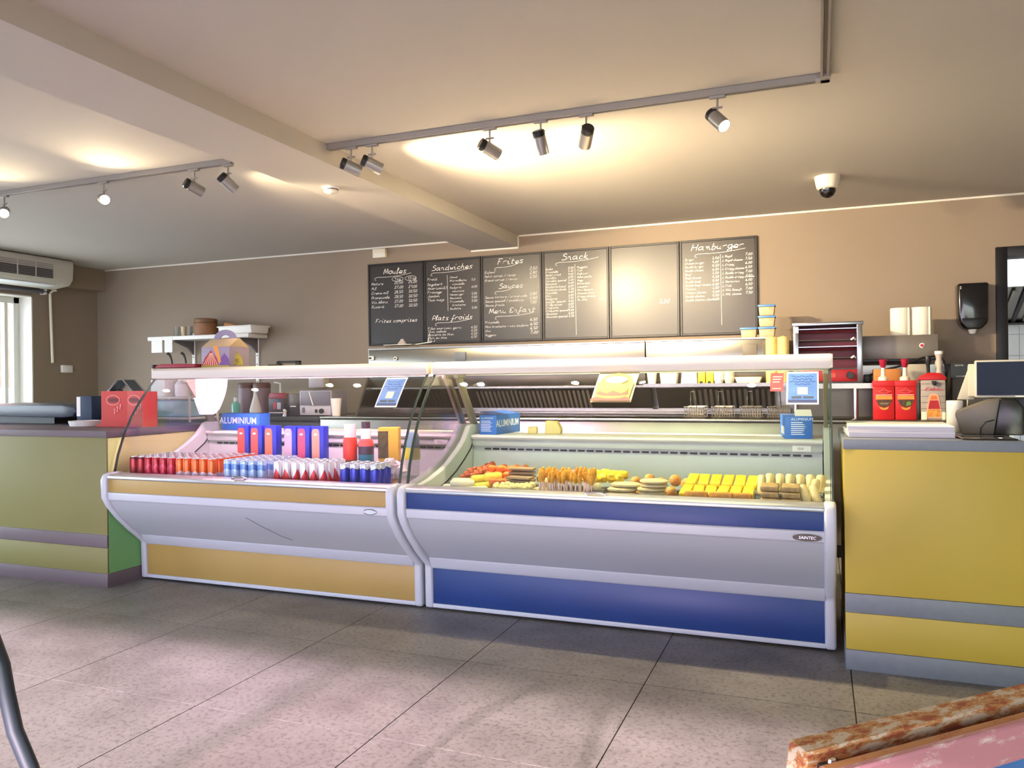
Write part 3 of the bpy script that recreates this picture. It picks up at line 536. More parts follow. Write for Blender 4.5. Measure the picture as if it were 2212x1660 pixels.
# ================================================================ DRINK CANS in the yellow case
def can_proto(name, label, cat, mat, group, r=.0265, h=.135):
    t = T(name, label, cat, group=group)
    t.p('body', B().lathe([(.0005, .003), (r*.82, 0), (r*.97, .009), (r, .014), (r, h-.014), (r*.93, h-.006), (r*.9, h-.003)], 16, cap=False), mat, smooth=True)
    ld = t.p('lid', B().lathe([(r*.9, h-.003), (r*.9, h), (r*.83, h), (r*.8, h-.005), (.0005, h-.005)], 16, cap=False), M('can_lid', 'd9d9dc', .25, .85), smooth=True)
    t.p('pull_tab', B().box(-.005, .005, -.012, .006, h-.005, h-.0035), M('tab_dark', '5a5560', .35, .6), parent=ld); return t.o
ZD = .643
CANS = [('dark red cola can in the block at the left end of the yellow case', 'dark_red_can', [(0, '7d0f20'), (.12, '9c1226'), (.55, 'b31a2c'), (.9, '6f0d1c')], .3, -3.875, 2, 6, 'dark red cans'),
 ('bright red cola can with pale script, between dark red and orange cans', 'red_can', [(0, 'c41230'), (.25, 'e0466a'), (.42, 'c8143a'), (.62, 'd23a60'), (.72, 'b50f2c')], 1.2, -3.757, 4, 6, 'red cola cans'),
 ('orange soda can with pale lower half in the middle of the yellow case', 'orange_can', [(0, 'd2d2f0'), (.3, 'e0c8d8'), (.45, 'ef6a1c'), (.95, 'd85510')], .6, -3.515, 5, 7, 'orange cans'),
 ('pale blue and silver soda can right of the orange cans', 'blue_silver_can', [(0, 'c3d3ef'), (.4, 'a9c0ea'), (.62, '5f86cf'), (.85, 'b9cbee')], .4, -3.16, 5, 6, 'pale blue cans'),
 ('red and white slanted-print can between pale blue and dark blue cans', 'red_white_can', [(0, 'c41222'), (.3, 'cf1f2c'), (.72, 'ece6ec'), (.9, 'f0eaf0')], 2.6, -2.81, 6, 4, 'red and white cans'),
 ('dark blue and silver energy drink can at the right end of the block', 'energy_can', [(0, '8a1740'), (.1, '2b2fae'), (.5, '1d23b4'), (.78, '1a1f80'), (.84, 'dcdce6')], .5, -2.375, 4, 3, 'energy drink cans')]
for lb, nm, bands, tw, xs, nx, ny, gr in CANS:
    pr = can_proto('drink_can', lb, 'can', can_mat(nm, bands, tw), gr); first = True
    if nm == 'energy_can': pr2 = None
    sx = .0625 if nm == 'energy_can' else .0595
    for j in range(ny):
        for i in range(nx):
            if nm == 'orange_can' and j > 5 and i < 2: continue
            loc = (xs+sx*i+random.uniform(-.002, .002), 3.585+.0575*j+random.uniform(-.002, .002), ZD); rz = random.uniform(-.5, .5)
            if first: pr.location = loc; pr.rotation_euler[2] = rz; first = False
            else: dup(pr, loc, rz)
# tall blue cartons with coloured labels
CART = M('carton_blue', '2733b8', .4); CART2 = M('carton_navy', '2b2468', .45)
for k, (x, c, z) in enumerate(((-3.45, 'd8584e', 0), (-3.345, 'd9655e', 0), (-3.235, 'e08264', 0), (-3.085, 'd8b6c6', 0), (-2.985, 'd65a7c', 0), (-2.88, 'dfa68c', 0))):
    t = T('tall_carton', 'tall blue carton with %s label strip, %s in the row behind the cans' % (('red', 'rose red', 'salmon orange', 'pale pink', 'raspberry pink', 'beige')[k], ('first', 'second', 'third', 'fourth', 'fifth', 'sixth')[k]), 'carton', (x, 4.08, ZD), .12, 'tall blue cartons')
    t.p('body', B().box(-.042, .042, -.035, .035, 0, .30), [CART], .006); t.p('lower_sleeve', B().box(-.0425, .0425, -.0355, .0355, 0, .10), CART2, .005)
    lb = t.p('label', B().prism_y(-.0375, -.034, [(x_*.026-.012, .165+z_*.13) for x_, z_ in disc(28, 1, 1)] if 0 else [(-.038+.052*(.5+.5*math.copysign(abs(math.cos(a))**.4, math.cos(a))), .165+.12*math.copysign(abs(math.sin(a))**.3, math.sin(a))) for a in [i*math.pi/12 for i in range(24)]]), M('carton_label_%d' % k, c, .5))
    t.p('label_mark', B().prism_y(-.0382, -.0374, disc(14, .012, .007, -.012, .25)), PAPER, parent=lb)
# bottles and boxes at the right of the yellow case
t = T('bottle', 'tall red bottle with a whitish top in the yellow case', 'bottle', (-2.65, 4.06, ZD)); t.p('body', B().lathe([(0, 0), (.04, 0), (.043, .01), (.043, .21), (.038, .235), (.02, .25)], 20, cap=False), M('bottle_red', 'd8402e', .35, var=.15, vscale=20), smooth=True)
t.p('label', B().lathe([(.0438, .03), (.0438, .10)], 20, cap=False), M('label_dark', '5d3a30', .5, var=.5, vscale=40), smooth=True); t.p('cap', B().lathe([(.036, .235), (.036, .315), (.0, .315)], 20, cap=False), M('pale_cap', 'f0d9cd', .4), smooth=True)
t = T('spray_can', 'teal and dark grey spray can with black cap beside the red bottle', 'spray can', (-2.545, 4.07, ZD)); t.p('body', B().lathe([(0, 0), (.046, 0), (.046, .20), (.04, .22), (.024, .228)], 20, cap=False), M('can_coral', 'd9564e', .35), smooth=True)
t.p('label', B().lathe([(.0468, .01), (.0468, .175)], 20, cap=False), M('label_teal', '2f7f95', .4, var=.3, vscale=14), smooth=True); t.p('label_top', B().lathe([(.047, .135), (.047, .185)], 20, cap=False), M('label_navy', '46384e', .4, var=.3, vscale=30), smooth=True)
t.p('collar', B().lathe([(.03, .228), (.03, .29), (.0, .29)], 20, cap=False), PAPER, smooth=True); t.p('cap', B().lathe([(.027, .29), (.027, .33), (0, .33)], 16, cap=False), M('cap_dark', '3a2530', .4), smooth=True)
t = T('snack_box', 'yellow carton with a dark photo side standing right of the spray can', 'box', (-2.37, 4.05, ZD+.0), .35)
t.p('body', B().box(-.06, .06, -.045, .045, 0, .30), M('box_yellow', 'e0b23a', .5), .003); t.p('photo', B().box(-.0605, -.0, -.0465, -.044, .12, .28), M('photo_brown', '5b4a22', .5, var=.6, vscale=25))
t = T('yellow_bottle', 'squat bottle with yellow base and blue-grey top behind the end glass', 'bottle', (-2.19, 4.0, ZD)); t.p('body', B().lathe([(0, .12), (.045, .12), (.047, .14), (.045, .19), (.0, .19)], 18, cap=False), M('bottle_yellow', 'd9cf2e', .4), smooth=True)
t.p('upper', B().lathe([(.042, .19), (.042, .25), (.03, .275), (0, .278)], 18, cap=False), M('bottle_slate', '7f99a6', .3), smooth=True); t.p('stand', B().lathe([(0, 0), (.04, 0), (.04, .12), (0, .12)], 18, cap=False), CLEAR)
m = B(); 
for i in range(7): m.blob((random.uniform(-.06, .06), random.uniform(-.05, .05), .05+random.uniform(-.01, .05)), (.045, .04, .04), 9, 6, .25)
solo('plastic_bag', m, M('crinkled_bag', 'cdb9c2', .25, var=.25, vscale=30, bump=.5, bscale=40), 'crinkled clear plastic bag at the right end of the yellow case', 'bag', loc=(-2.14, 3.76, ZD+.02))
ZD = .621
# ================================================================ ITEMS ON THE CASE LEDGES
FOIL = M('foil_box_blue', '2f6fc4', .45); FOILD = M('foil_box_dark', '1f4f9f', .45); PRINT = M('white_print', 'e8f0fa', .6)
def foil_box(label, loc, rz, lx, ly, h, big, end, open_=False):
    t = T('foil_box', label, 'box', loc, rz, 'aluminium foil boxes'); b = t.p('carton', B().box(0, lx, 0, ly, 0, h), FOIL, .002)
    m = B(); text_b(m, 'ALUMINIUM', big, (lx*.93, -.0008, h*.40), align='RIGHT', bold=.0008); t.p('lettering', m, PRINT, parent=b)
    m = B(); X = (0, -1, 0)
    text_b(m, 'ALUMINIUM', ly*.13, (-.0008, ly*.9, h*.80), X)
    for i in range(7): z = h*.68-i*h*.085; m.poly([(-.0008, ly*.9, z), (-.0008, ly*(.9-random.uniform(.5, .75)), z), (-.0008, ly*.3, z+h*.03) if 0 else (-.0008, ly*(.35), z+h*.03), (-.0008, ly*.9, z+h*.03)])
    t.p('small_print', m, PRINT, parent=b)
    t.p('flap', B().prism_x(.002, lx-.002, [(ly*.02, h), (ly*.02, h+.002), (ly*.95, h+.02), (ly*.95, h+.017)]) if open_ else B().box(.001, lx-.001, .001, ly-.001, h, h+.0015), FOILD); return t
foil_box('long blue foil box reading ALUMINIUM on the ledge of the yellow case', (-3.865, 4.33, .893), -.06, .335, .105, .115, .062, 0)
foil_box('small blue foil box end-on at the left end of the blue case ledge', (-1.772, 4.265, .893), 1.5, .33, .115, .115, .058, 0, True)
t = T('foil_box', 'blue foil box with open flap at the right end of the blue case ledge', 'box', (-.165, 4.29, .893), .12, 'aluminium foil boxes')
b = t.p('carton', B().box(0, .135, 0, .30, 0, .118), FOIL, .002); m = B(); text_b(m, 'ALUMINIUM', .02, (.03, -.0008, .095))
for i in range(7): m.poly([(.03, -.0008, .082-.01*i), (.03+random.uniform(.05, .085), -.0008, .082-.01*i), (.03+.06, -.0008, .086-.01*i), (.03, -.0008, .086-.01*i)])
t.p('small_print', m, PRINT, parent=b); t.p('barcode_panel', B().box(-.001, 0, .05, .2, .02, .06), PAPER, parent=b); t.p('flap', B().prism_x(.05, .133, [(.0, .118), (.0, .12), (.05, .15), (.052, .147)]), PAPER)
BREAD = M('sponge_yellow', 'dcc98a', .85, bump=.3, bscale=80)
solo('sponge', B().box(-.055, .0, -.03, .03, 0, .042), BREAD, 'small pale sponge beside the end-on foil box', 'sponge', bevel=.006, loc=(-1.565, 4.40, .893), rz=.2)
solo('cheese_block', B().prism_y(-.035, .035, [(-.04, 0), (.055, 0), (.06, .03), (.035, .075), (-.035, .08)]), BREAD, 'pale yellow wedge next to the small sponge on the ledge', 'block', bevel=.008, loc=(-1.475, 4.41, .893), rz=.1)
# posters stuck to the glass: real sheets lying along the curved pane
def gl_pt(u):   # point and slope on the glass profile, u = height
    for (y0, z0), (y1, z1) in zip(GP, GP[1:]):
        if z0 <= u <= z1: f = (u-z0)/(z1-z0); return y0+(y1-y0)*f
    return GP[-1][0]
def sheet(b, x0, x1, z0, z1, off, n=6, sk=0):
    vs = []
    for i in range(n+1):
        z = z0+(z1-z0)*i/n; y = gl_pt(z)-off; s_ = sk*(z-z0); vs += [(x0+s_, y, z), (x1+s_, y, z)]
    b.add(vs, [(2*i, 2*i+1, 2*i+3, 2*i+2) for i in range(n)]); return b
PB = M('poster_blue', '4f7fca', .5, var=.15, vscale=12); PBL = M('poster_text', '2c4a8c', .6); PG = M('poster_bar', '3c4a5c', .5)
def app_poster(label, x0, x1, z0, z1, sk):
    t = T('poster', label, 'poster', (x0, gl_pt(z0), z0), world=True); w = x1-x0; h = z1-z0
    s = t.p('sheet', sheet(B(), x0, x1, z0, z1, .0028, sk=sk), PAPER); d = t.p('print', sheet(B(), x0+w*.05, x1-w*.05, z0+h*.14, z1-h*.05, .0036, sk=sk), PB)
    t.p('footer', sheet(B(), x0+w*.05, x1-w*.05, z0+h*.05, z0+h*.14, .0036, sk=sk), M('poster_footer', '3d4a78', .5))
    m = B()
    for i, (a, c) in enumerate(((.15, .85), (.2, .8), (.1, .9), (.25, .75))):
        z = z1-h*(.16+.08*i); vs = []
        for k in range(25):
            f = a+(c-a)*k/24; zz = z+h*.02*math.sin(k*1.9+i)+h*.012*math.sin(k*.7); y = gl_pt(zz)-.0042; s_ = sk*(zz-z0); vs += [(x0+w*f+s_, y, zz), (x0+w*f+s_, gl_pt(zz+h*.022)-.0042, zz+h*.022)]
        m.add(vs, [(2*k, 2*k+1, 2*k+3, 2*k+2) for k in range(24)])
    t.p('script_lines', m, PBL, parent=d)
    t.p('blank_square', sheet(B(), x0+w*.34, x0+w*.66, z0+h*.30, z0+h*.52, .0042, sk=sk), M('square_cream', 'cfcabf', .6), parent=d)
    t.p('store_badge', sheet(B(), x0+w*.16, x0+w*.47, z0+h*.18, z0+h*.245, .0042, sk=sk), PG, parent=d); t.p('store_badge', sheet(B(), x0+w*.52, x0+w*.84, z0+h*.18, z0+h*.245, .0042, sk=sk), PG, parent=d)
app_poster('blue notice with dark footer taped inside the right end of the yellow case glass', -2.235, -2.10, 1.075, 1.235, 0)
app_poster('pale blue notice taped at the right end of the blue case glass', -.135, .0, 1.09, 1.235, 0)
t = T('sticker', 'small red sticker left of the pale blue notice on the glass', 'sticker', (-.205, gl_pt(1.15), 1.15), world=True)
t.p('sheet', sheet(B(), -.205, -.148, 1.148, 1.23, .003), M('sticker_red', 'b6434b', .5)); t.p('print', sheet(B(), -.195, -.158, 1.158, 1.162, .0036).mat(0), M('sticker_pink', 'e3a6a8', .5))
for i in range(3): t.p('print', sheet(B(), -.195, -.165+.006*i, 1.187+.012*i, 1.192+.012*i, .0036), M('sticker_pink'))
t = T('poster', 'yellow poster of a large burger on the blue case glass', 'poster', (-.93, gl_pt(1.11), 1.11), world=True)
t.p('sheet', sheet(B(), -1.035, -.835, 1.10, 1.245, .0028, sk=.12), M('poster_cream', 'b9ad80', .5))
def shp(name, pts, mat, off):
    t.p(name, B().poly([(-.935+x+.12*z, gl_pt(1.10+z)-off-.006, 1.10+z) for x, z in pts]), mat)
shp('yellow_ground', [(-.085, .02), (.085, .02), (.09, .09), (.06, .13), (0, .142), (-.06, .13), (-.09, .09)], M('poster_yellow', 'c4a814', .5), .0034)
shp('red_base', [(-.1, .008), (.09, .008), (.095, .016), (.075, .026), (-.085, .026), (-.102, .016)], M('poster_red', 'a5241a', .5), .004)
shp('bun_bottom', disc(20, .075, .014, -.003, .032), M('bun', 'a8652a', .5), .0046); shp('patty', disc(20, .08, .013, -.003, .045), M('patty_brown', '5a2a14', .5), .0052)
shp('cheese', [(-.07, .055), (-.03, .044), (.0, .056), (.04, .043), (.07, .055), (.065, .062), (-.065, .062)], M('cheese_print', 'd0a020', .5), .0058); shp('bun_top', [(x, z) for x, z in disc(16, .074, .034, -.003, .06, 0, math.pi*1.06)], M('bun_top', 'b06c2c', .5), .0064)
shp('white_glow', disc(16, .055, .018, 0, .108), M('poster_pale', 'd6cc98', .5), .004)
# ================================================================ FOOD in the blue case
def fm(n, c, v=.15, sc=40, r=.55): return M(n, c, r, var=v, vscale=sc, bump=.25, bscale=sc*1.5)
F_OR = fm('crumb_orange', 'd9772a'); F_BR = fm('skewer_brown', 'a8501e', .3); F_YE = fm('log_yellow', 'e6d24a', .06); F_WH = fm('log_white', 'ddd8bb', .06); F_PB = fm('patty_brown_flat', '8f7a5a', .2)
F_PY = fm('nugget_pale', 'e2d68a', .1); F_GO = fm('stick_gold', 'd69b22', .25); F_PK = fm('skewer_pink', 'd9705c', .25); F_BG = fm('patty_beige', 'cdbf8c', .12); F_BY = fm('breaded_yellow', 'f0cf14', .15, 60); F_OB = fm('ball_orange', 'cf9440', .25); F_CY = fm('croquette', 'd9cb8f', .12)
F_TB = fm('toast_brown', 'a98d55', .3); TRAY = M('food_tray', '8a8378', .35, .4); TUBW = M('stick_white', 'f0d9cc', .6)
def dtray(label, x, y, w, d):
    t = T('serving_tray', label, 'tray', (x, y, ZD), group='serving trays'); t.p('base', B().box(-w/2, w/2, -d/2, d/2, .001, .006), TRAY)
    for k, a in enumerate(((-w/2, -w/2+.004, -d/2, d/2), (w/2-.004, w/2, -d/2, d/2), (-w/2, w/2, -d/2, -d/2+.004), (-w/2, w/2, d/2-.004, d/2))): t.p('rim', B().box(a[0], a[1], a[2], a[3], .001, .022), TRAY)
TR = [(-1.62, .36, 'first'), (-1.23, .36, 'second'), (-.83, .40, 'third'), (-.44, .30, 'fourth'), (-.12, .26, 'fifth')]
for x, w, n in TR: dtray('low steel tray holding food, %s from the left in the blue case' % n, x, 3.76, w, .44)
ZF = ZD+.007
def food(name, label, cat, mk, mat, spots, group, bevel=0):
    pr = None
    for s_ in spots:
        x, y, z, rz = s_[:4]; rx = s_[4] if len(s_) > 4 else 0; ry = s_[5] if len(s_) > 5 else 0
        if pr is None: o = solo(name, mk(), mat, label, cat, group, bevel, True); pr = o
        else: o = pr.copy(); COL.objects.link(o)
        o.location = (x, y, z); o.rotation_euler = (rx, ry, rz)
R = random.uniform
def log(L, r): return lambda: B().lathe([(.0005, 0), (r*.75, .002), (r, .012), (r, L-.012), (r*.75, L-.002), (.0005, L)], 12, cap=False)
PI2 = math.pi/2
def lumps(n, dx, dy, dz, r):
    def f():
        b = B()
        for i in range(n): b.blob((dx*(i/(n-1)-.5)*2, dy*math.sin(i*2.1), dz*math.cos(i*1.3)), r*random.uniform(.85, 1.15), 9, 6, .15)
        return b
    return f
food('meat_skewer', 'dark orange meat skewer leaning at the left of the food case', 'skewer', lumps(6, .062, .006, .005, .019), F_BR, [(-1.70, 3.78+.045*i, ZF+.085+.012*i, .45, 0, -.25) for i in range(3)], 'dark orange skewers')
food('orange_skewer', 'bright orange breaded lump skewer heaped behind the yellow rolls', 'skewer', lumps(5, .055, .008, .006, .022), F_OR, [(-1.60+.06*(i % 3), 3.82+.05*(i//3), ZF+.08+.028*(i//3), 1.0+R(-.3, .3)) for i in range(6)]+[(-1.53+.04*i, 3.72, ZF+.06, 1.2) for i in range(2)], 'orange skewers')
food('yellow_roll', 'bright yellow short roll among the food at the left', 'roll', log(.095, .023), F_YE, [(-1.665, 3.66, ZF+.075, .9, 0, PI2), (-1.62, 3.60, ZF+.045, .95, 0, PI2), (-1.605, 3.69, ZF+.085, .8, 0, PI2)], 'yellow rolls')
food('white_roll', 'whitish sausage roll at the left front of the food case', 'roll', log(.125, .022), F_WH, [(-1.745, 3.575, ZF+.06, .55, 0, PI2), (-1.655, 3.545, ZF+.032, .7, 0, PI2), (-1.80, 3.60, ZF+.035, .3, 0, PI2), (-1.775, 3.66, ZF+.06, .2, 0, PI2), (-1.70, 3.56, ZF+.024, .5, 0, PI2)], 'white rolls')
def slab(lx, ly, h): return lambda: B().box(-lx/2, lx/2, -ly/2, ly/2, 0, h)
food('flat_patty', 'thin brown patty in the stack beside the orange skewers', 'patty', slab(.13, .07, .012), F_PB, [(-1.40+R(-.006, .006), 3.66+.02*(i % 2), ZF+.015+.0185*i, R(-.1, .1)) for i in range(5)]+[(-1.43, 3.78, ZF+.06+.02*i, .1) for i in range(4)], 'flat brown patties', .004)
food('beige_roll', 'beige roll between the brown patties and the sticks', 'roll', log(.09, .028), F_BG, [(-1.30, 3.60, ZF+.03, 1.2, 0, PI2), (-1.285, 3.66, ZF+.065, 1.3, 0, PI2), (-1.33, 3.76, ZF+.08, 1.2, 0, PI2), (-1.27, 3.78, ZF+.075, 1.2, 0, PI2)], 'beige rolls')
food('pale_nugget', 'small pale yellow nugget in the front pile', 'nugget', lambda: B().blob((0, 0, 0), (.020, .016, .016), 9, 6, .12), F_PY, [(-1.49+.026*(i % 8)+R(-.005, .005), 3.565+.024*(i//8), ZF+.05+.010*R(0, 1)+.012*(i//8), R(0, 3)) for i in range(16)], 'pale nuggets')
def stick_food():
    b = B(); b.blob((0, 0, .112), (.0115, .0115, .026), 9, 6, .1); b.mat(1).tube([(0, 0, 0), (0, 0, .09)], .0036, 6); return b
food('snack_stick', 'golden fried snack on an upright white stick in the dense cluster', 'snack stick', stick_food, [F_GO, TUBW], [(-1.265+.0265*i+R(-.006, .006), 3.56+.032*j+R(-.006, .006), ZF+R(-.004, .006)+.006*j, R(0, 3), R(-.12, .12), R(-.12, .12)) for j in range(4) for i in range(11)], 'golden snack sticks')
food('pink_skewer', 'pinkish skewer lying behind the golden sticks', 'skewer', lumps(5, .05, .004, .004, .017), F_PK, [(-1.28+.05*i, 3.79+.02*(i % 2), ZF+.105, 1.3) for i in range(4)], 'pink skewers')
food('yellow_wing', 'bright yellow knobbly piece heaped behind the golden sticks', 'snack', lambda: B().blob((0, 0, 0), (.03, .024, .024), 10, 7, .2), fm('wing_yellow', 'e8c726', .2), [(-1.13+.042*(i % 6)+R(-.006, .006), 3.79+.05*(i//6), ZF+.09+.014*(i//6)+R(-.004, .004), R(0, 3)) for i in range(12)], 'yellow pieces')
t = T('foil_dish', 'small dark dish with a pale ball in front of the yellow pieces', 'dish', (-.975, 3.57, ZF)); t.p('dish', B().box(-.032, .032, -.025, .025, .02, .065), M('dish_brown', '6d6250', .5), .003); t.p('ball', B().blob((0, 0, .075), .022, 10, 7, .08), F_CY, smooth=True)
def patty(rx, ry, h): return lambda: B().lathe([(.0005, 0), (.8, 0), (1, .3), (1, .7), (.8, 1), (.0005, 1)], 20, cap=False) if 0 else scaled(rx, ry, h)
def scaled(rx, ry, h):
    b = B().lathe([(.0005, 0), (.85, 0), (1, .3), (1, .7), (.85, 1), (.0005, 1)], 20, cap=False); b.v = [(x*rx, y*ry, z*h) for x, y, z in b.v]; return b
food('oval_patty', 'pale oval patty in the left stack right of the sticks', 'patty', patty(.072, .05, .018), F_BG, [(-.86+R(-.008, .008), 3.60+.012*i, ZF+.012+.021*i, R(-.2, .2)) for i in range(4)], 'oval patties')
food('round_patty', 'beige round patty in the tall stack before the orange balls', 'patty', patty(.066, .056, .016), F_BG, [(-.72+R(-.006, .006), 3.61+R(-.004, .004), ZF+.01+.018*i, R(-.2, .2)) for i in range(6)], 'round patties')
food('orange_ball', 'orange-brown breaded ball behind the round patties', 'croquette ball', lambda: B().blob((0, 0, 0), .029, 12, 8, .07), F_OB, [(-.84+.062*i, 3.80+.03*(i % 2), ZF+.075+.012*(i % 2), R(0, 3)) for i in range(5)]+[(-.80+.07*i, 3.74, ZF+.04, 0) for i in range(3)], 'orange balls')
food('breaded_stick', 'bright yellow breaded bar stacked in two layers', 'breaded bar', slab(.048, .13, .026), F_BY, [(-.565+.055*i, 3.79+R(-.004, .004), ZF+.082, R(-.06, .06), .25) for i in range(6)]+[(-.575+.055*i, 3.67, ZF+.048, R(-.05, .05), .2) for i in range(6)], 'yellow breaded bars', .005)
food('breaded_slice', 'orange-edged breaded slice in front of the yellow bars', 'breaded slice', slab(.105, .035, .045), fm('slice_orange', 'dd9a26', .25), [(-.52, 3.585, ZF+.03, .05), (-.41, 3.58, ZF+.03, -.05), (-.33, 3.59, ZF+.028, .04)], 'breaded slices', .01)
food('croquette', 'pale cylindrical croquette in the upright back row at the right end', 'croquette', log(.085, .021), F_CY, [(-.215+.044*i, 3.80, ZF+.055, 0, -.35+R(-.05, .05)) for i in range(6)], 'back row croquettes')
food('croquette', 'pale croquette leaning in front of the back row at the right end', 'croquette', log(.095, .019), F_CY, [(-.09+.042*i, 3.60, ZF+.03, 0, -.5, -.3) for i in range(3)]+[(-.03, 3.70, ZF+.04, 0, -.4, .2), (-.245, 3.70, ZF+.05, 0, -.4, 0)], 'front croquettes')
food('toasted_square', 'brown square cheese toast stacked in twos at the right end', 'toast', slab(.075, .075, .022), F_TB, [(-.205+.088*(i % 2), 3.60+.008*(i//2), ZF+.008+.027*(i//2), R(-.08, .08), .12) for i in range(8)], 'square toasts', .005)
for k, x in enumerate((-.62, -.27)):
    solo('serving_tongs', B().bar((0, 0, .0), (.06, .10, .015), .012, .003, (1, -.6, 0)).bar((.02, -.005, .0), (.065, .10, .02), .012, .003, (1, -.6, 0)).blob((-.005, -.015, .002), (.022, .012, .004), 8, 5), [CHROME], 'steel tongs lying %s the yellow breaded bars' % ('left of', 'right of')[k], 'tongs', smooth=True, loc=(x, 3.72, ZD+.06))
# ================================================================ ON TOP OF THE CANOPY
ZT = 1.317
t = T('red_tray', 'dark red tray with black end on the left end of the canopy', 'tray', (-3.85, 3.9, ZT+.001), world=True); CRIM = M('crimson', '8c1a30', .5, var=.15, vscale=14)
t.p('tray', B().prism_y(3.82, 4.1, [(-3.95, ZT+.001), (-3.62, ZT+.001), (-3.62, ZT+.022), (-3.90, ZT+.026), (-3.95, ZT+.01)]), CRIM, .003); t.p('end_clip', B().box(-3.97, -3.95, 3.815, 3.86, ZT+.001, ZT+.022), DARK, .003)
for k, x in enumerate((-3.885, -3.77)):
    b = B().tube([(x+.022, 3.88, ZT+.028), (x+.016, 3.88, ZT+.06), (x+.004, 3.88, ZT+.085), (x-.012, 3.88, ZT+.094)], [.006, .006, .008, .010], 8)
    solo('ladle_handle', b, DARK, 'black curved ladle handle on the red tray, %s of two' % ('left', 'right')[k], 'ladle', 'ladle handles', smooth=True)
t = T('meal_box', 'gable-top children meal box with circus tent print on the canopy', 'box', (-3.485, 3.94, ZT), -.05); w, d, h = .115, .085, .125; BX_ = M('box_lilac', '8f8398', .55)
t.p('body', B().box(-w, w, -d, d, 0, h), BX_, .002); t.p('roof', B().prism_x(-w, w, [(-d, h), (-.006, h+.055), (.006, h+.055), (d, h)]), M('box_roof', 'b39c80', .55), .001)
hd = B()
for i in range(16):
    a0, a1 = math.pi*i/16, math.pi*(i+1)/16
    hd.add([(r*math.cos(a)*1.5, y, h+.05+r*math.sin(a)) for a in (a0, a1) for r in (.028, .062) for y in (-.003, .003)], [(0, 2, 6, 4), (1, 5, 7, 3), (2, 3, 7, 6), (0, 4, 5, 1)])
t.p('handle', hd, M('box_handle', '7f7490', .55)); yf = -d-.001
tent = t.p('red_tent', B().poly([(-.115, yf, .006), (.03, yf, .006), (.012, yf, .055), (-.035, yf, .105), (-.085, yf, .06)]), M('tent_red', '9c1f26', .6))
for i in range(7): t.p('tent_stripe', B().poly([(-.105+.02*i, yf-.0005, .008), (-.097+.02*i, yf-.0005, .008), (-.0385+.003*i, yf-.0005, .088), (-.042+.003*i, yf-.0005, .088)]), M('tent_stripe', 'dfa08a', .6), parent=tent)
t.p('purple_tent', B().poly([(.035, yf, .006), (.118, yf, .006), (.11, yf, .05), (.075, yf, .085), (.045, yf, .055)]), M('tent_purple', '6a3f86', .6)); t.p('orange_banner', B().poly([(-.02, yf, .13), (.02, yf, .13), (.05, yf, .03), (.03, yf, .028)]), M('banner_orange', 'd98a34', .6))
t.p('grass_strip', B().poly([(-w, yf-.0006, 0), (w, yf-.0006, 0), (w, yf-.0006, .010), (-w, yf-.0006, .012)]), M('grass_olive', '9a8a2a', .6))
t.p('side_print', B().poly([(w+.001, -.05, .01), (w+.001, .03, .01), (w+.001, .02, .06), (w+.001, -.03, .10)]), M('side_print', '9a8f48', .6, var=.5, vscale=30))
t = T('black_tool', 'flat black handled tool lying on the canopy of the yellow case', 'tool', (-3.08, 4.02, ZT)); t.p('blade', B().box(-.13, -.04, -.02, .02, .001, .012), DARK, .003); t.p('handle', B().box(-.06, .10, -.015, .015, .018, .034), DARK, .005); t.p('neck', B().box(-.065, -.045, -.015, .015, .008, .03).box(.075, .1, -.015, .015, .0, .03), DARK)
# white carrier bags hanging under the canopy, left end
m = B(); vs = []; nx, nz = 14, 8
for j in range(nz+1):
    for i in range(nx+1):
        f, g = i/nx, j/nz; wd = 1-.35*g*g; vs.append((-3.925+.31*(.42+(f-.5)*wd), 4.13+.018*math.sin(f*9+g*2)*g, 1.249-.24*g*(1-.35*max(0, f-.6))))
m.add(vs, [(j*(nx+1)+i, j*(nx+1)+i+1, (j+1)*(nx+1)+i+1, (j+1)*(nx+1)+i) for j in range(nz) for i in range(nx)])
solo('hanging_bags', m, M('bag_white', 'f3eef2', .6), 'white plastic bag hanging under the left end of the canopy', 'bag', smooth=True)
# ================================================================ LEFT WALL: air conditioner, pull cord pipe, switch, shelf
t = T('air_conditioner', 'cream ceiling air conditioner with louvred grille above the left window', 'air conditioner', (XL+.14, 4.9, 2.2), world=True); ax0, ax1 = XL+.14, XL+.42; ACW = M('ac_cream', 'cfccc0', .45)
t.p('body', B().prism_y(3.95, 5.86, [(ax0, 2.50), (ax1, 2.50), (ax1+.01, 2.44), (ax1, 2.30), (ax1-.05, 2.245), (ax0, 2.215)]), ACW, .02, seg=3)
t.p('grille_recess', B().box(ax1-.01, ax1+.006, 4.1, 5.62, 2.295, 2.435), M('ac_dark', '3c3a3c', .6))
for i in range(9): t.p('louvre', B().box(ax1-.004, ax1+.012, 4.1, 5.62, 2.302+.0155*i, 2.308+.0155*i), M('ac_louvre', '8d8a86', .5))
for i in range(9): t.p('grille_rib', B().box(ax1-.002, ax1+.014, 4.1+.19*i, 4.108+.19*i, 2.295, 2.435), ACW)
t.p('air_flap', B().prism_y(4.0, 5.7, [(ax1-.06, 2.243), (ax1-.2, 2.232), (ax1-.2, 2.226), (ax1-.06, 2.236)]), M('ac_flap', 'dfe3e8', .4))
t = T('blind_rail', 'grey roller blind rail under the air conditioner at the window head', 'blind rail', (XL+.05, 4.0, 2.2), world=True); t.p('rail', B().tube([(XL+.05, 1.0, 2.2), (XL+.05, 5.84, 2.2)], .022), M('rail_grey', '5a5860', .5), smooth=True); t.p('bracket', B().box(XL+.001, XL+.07, 5.80, 5.83, 2.17, 2.235), WHITE)
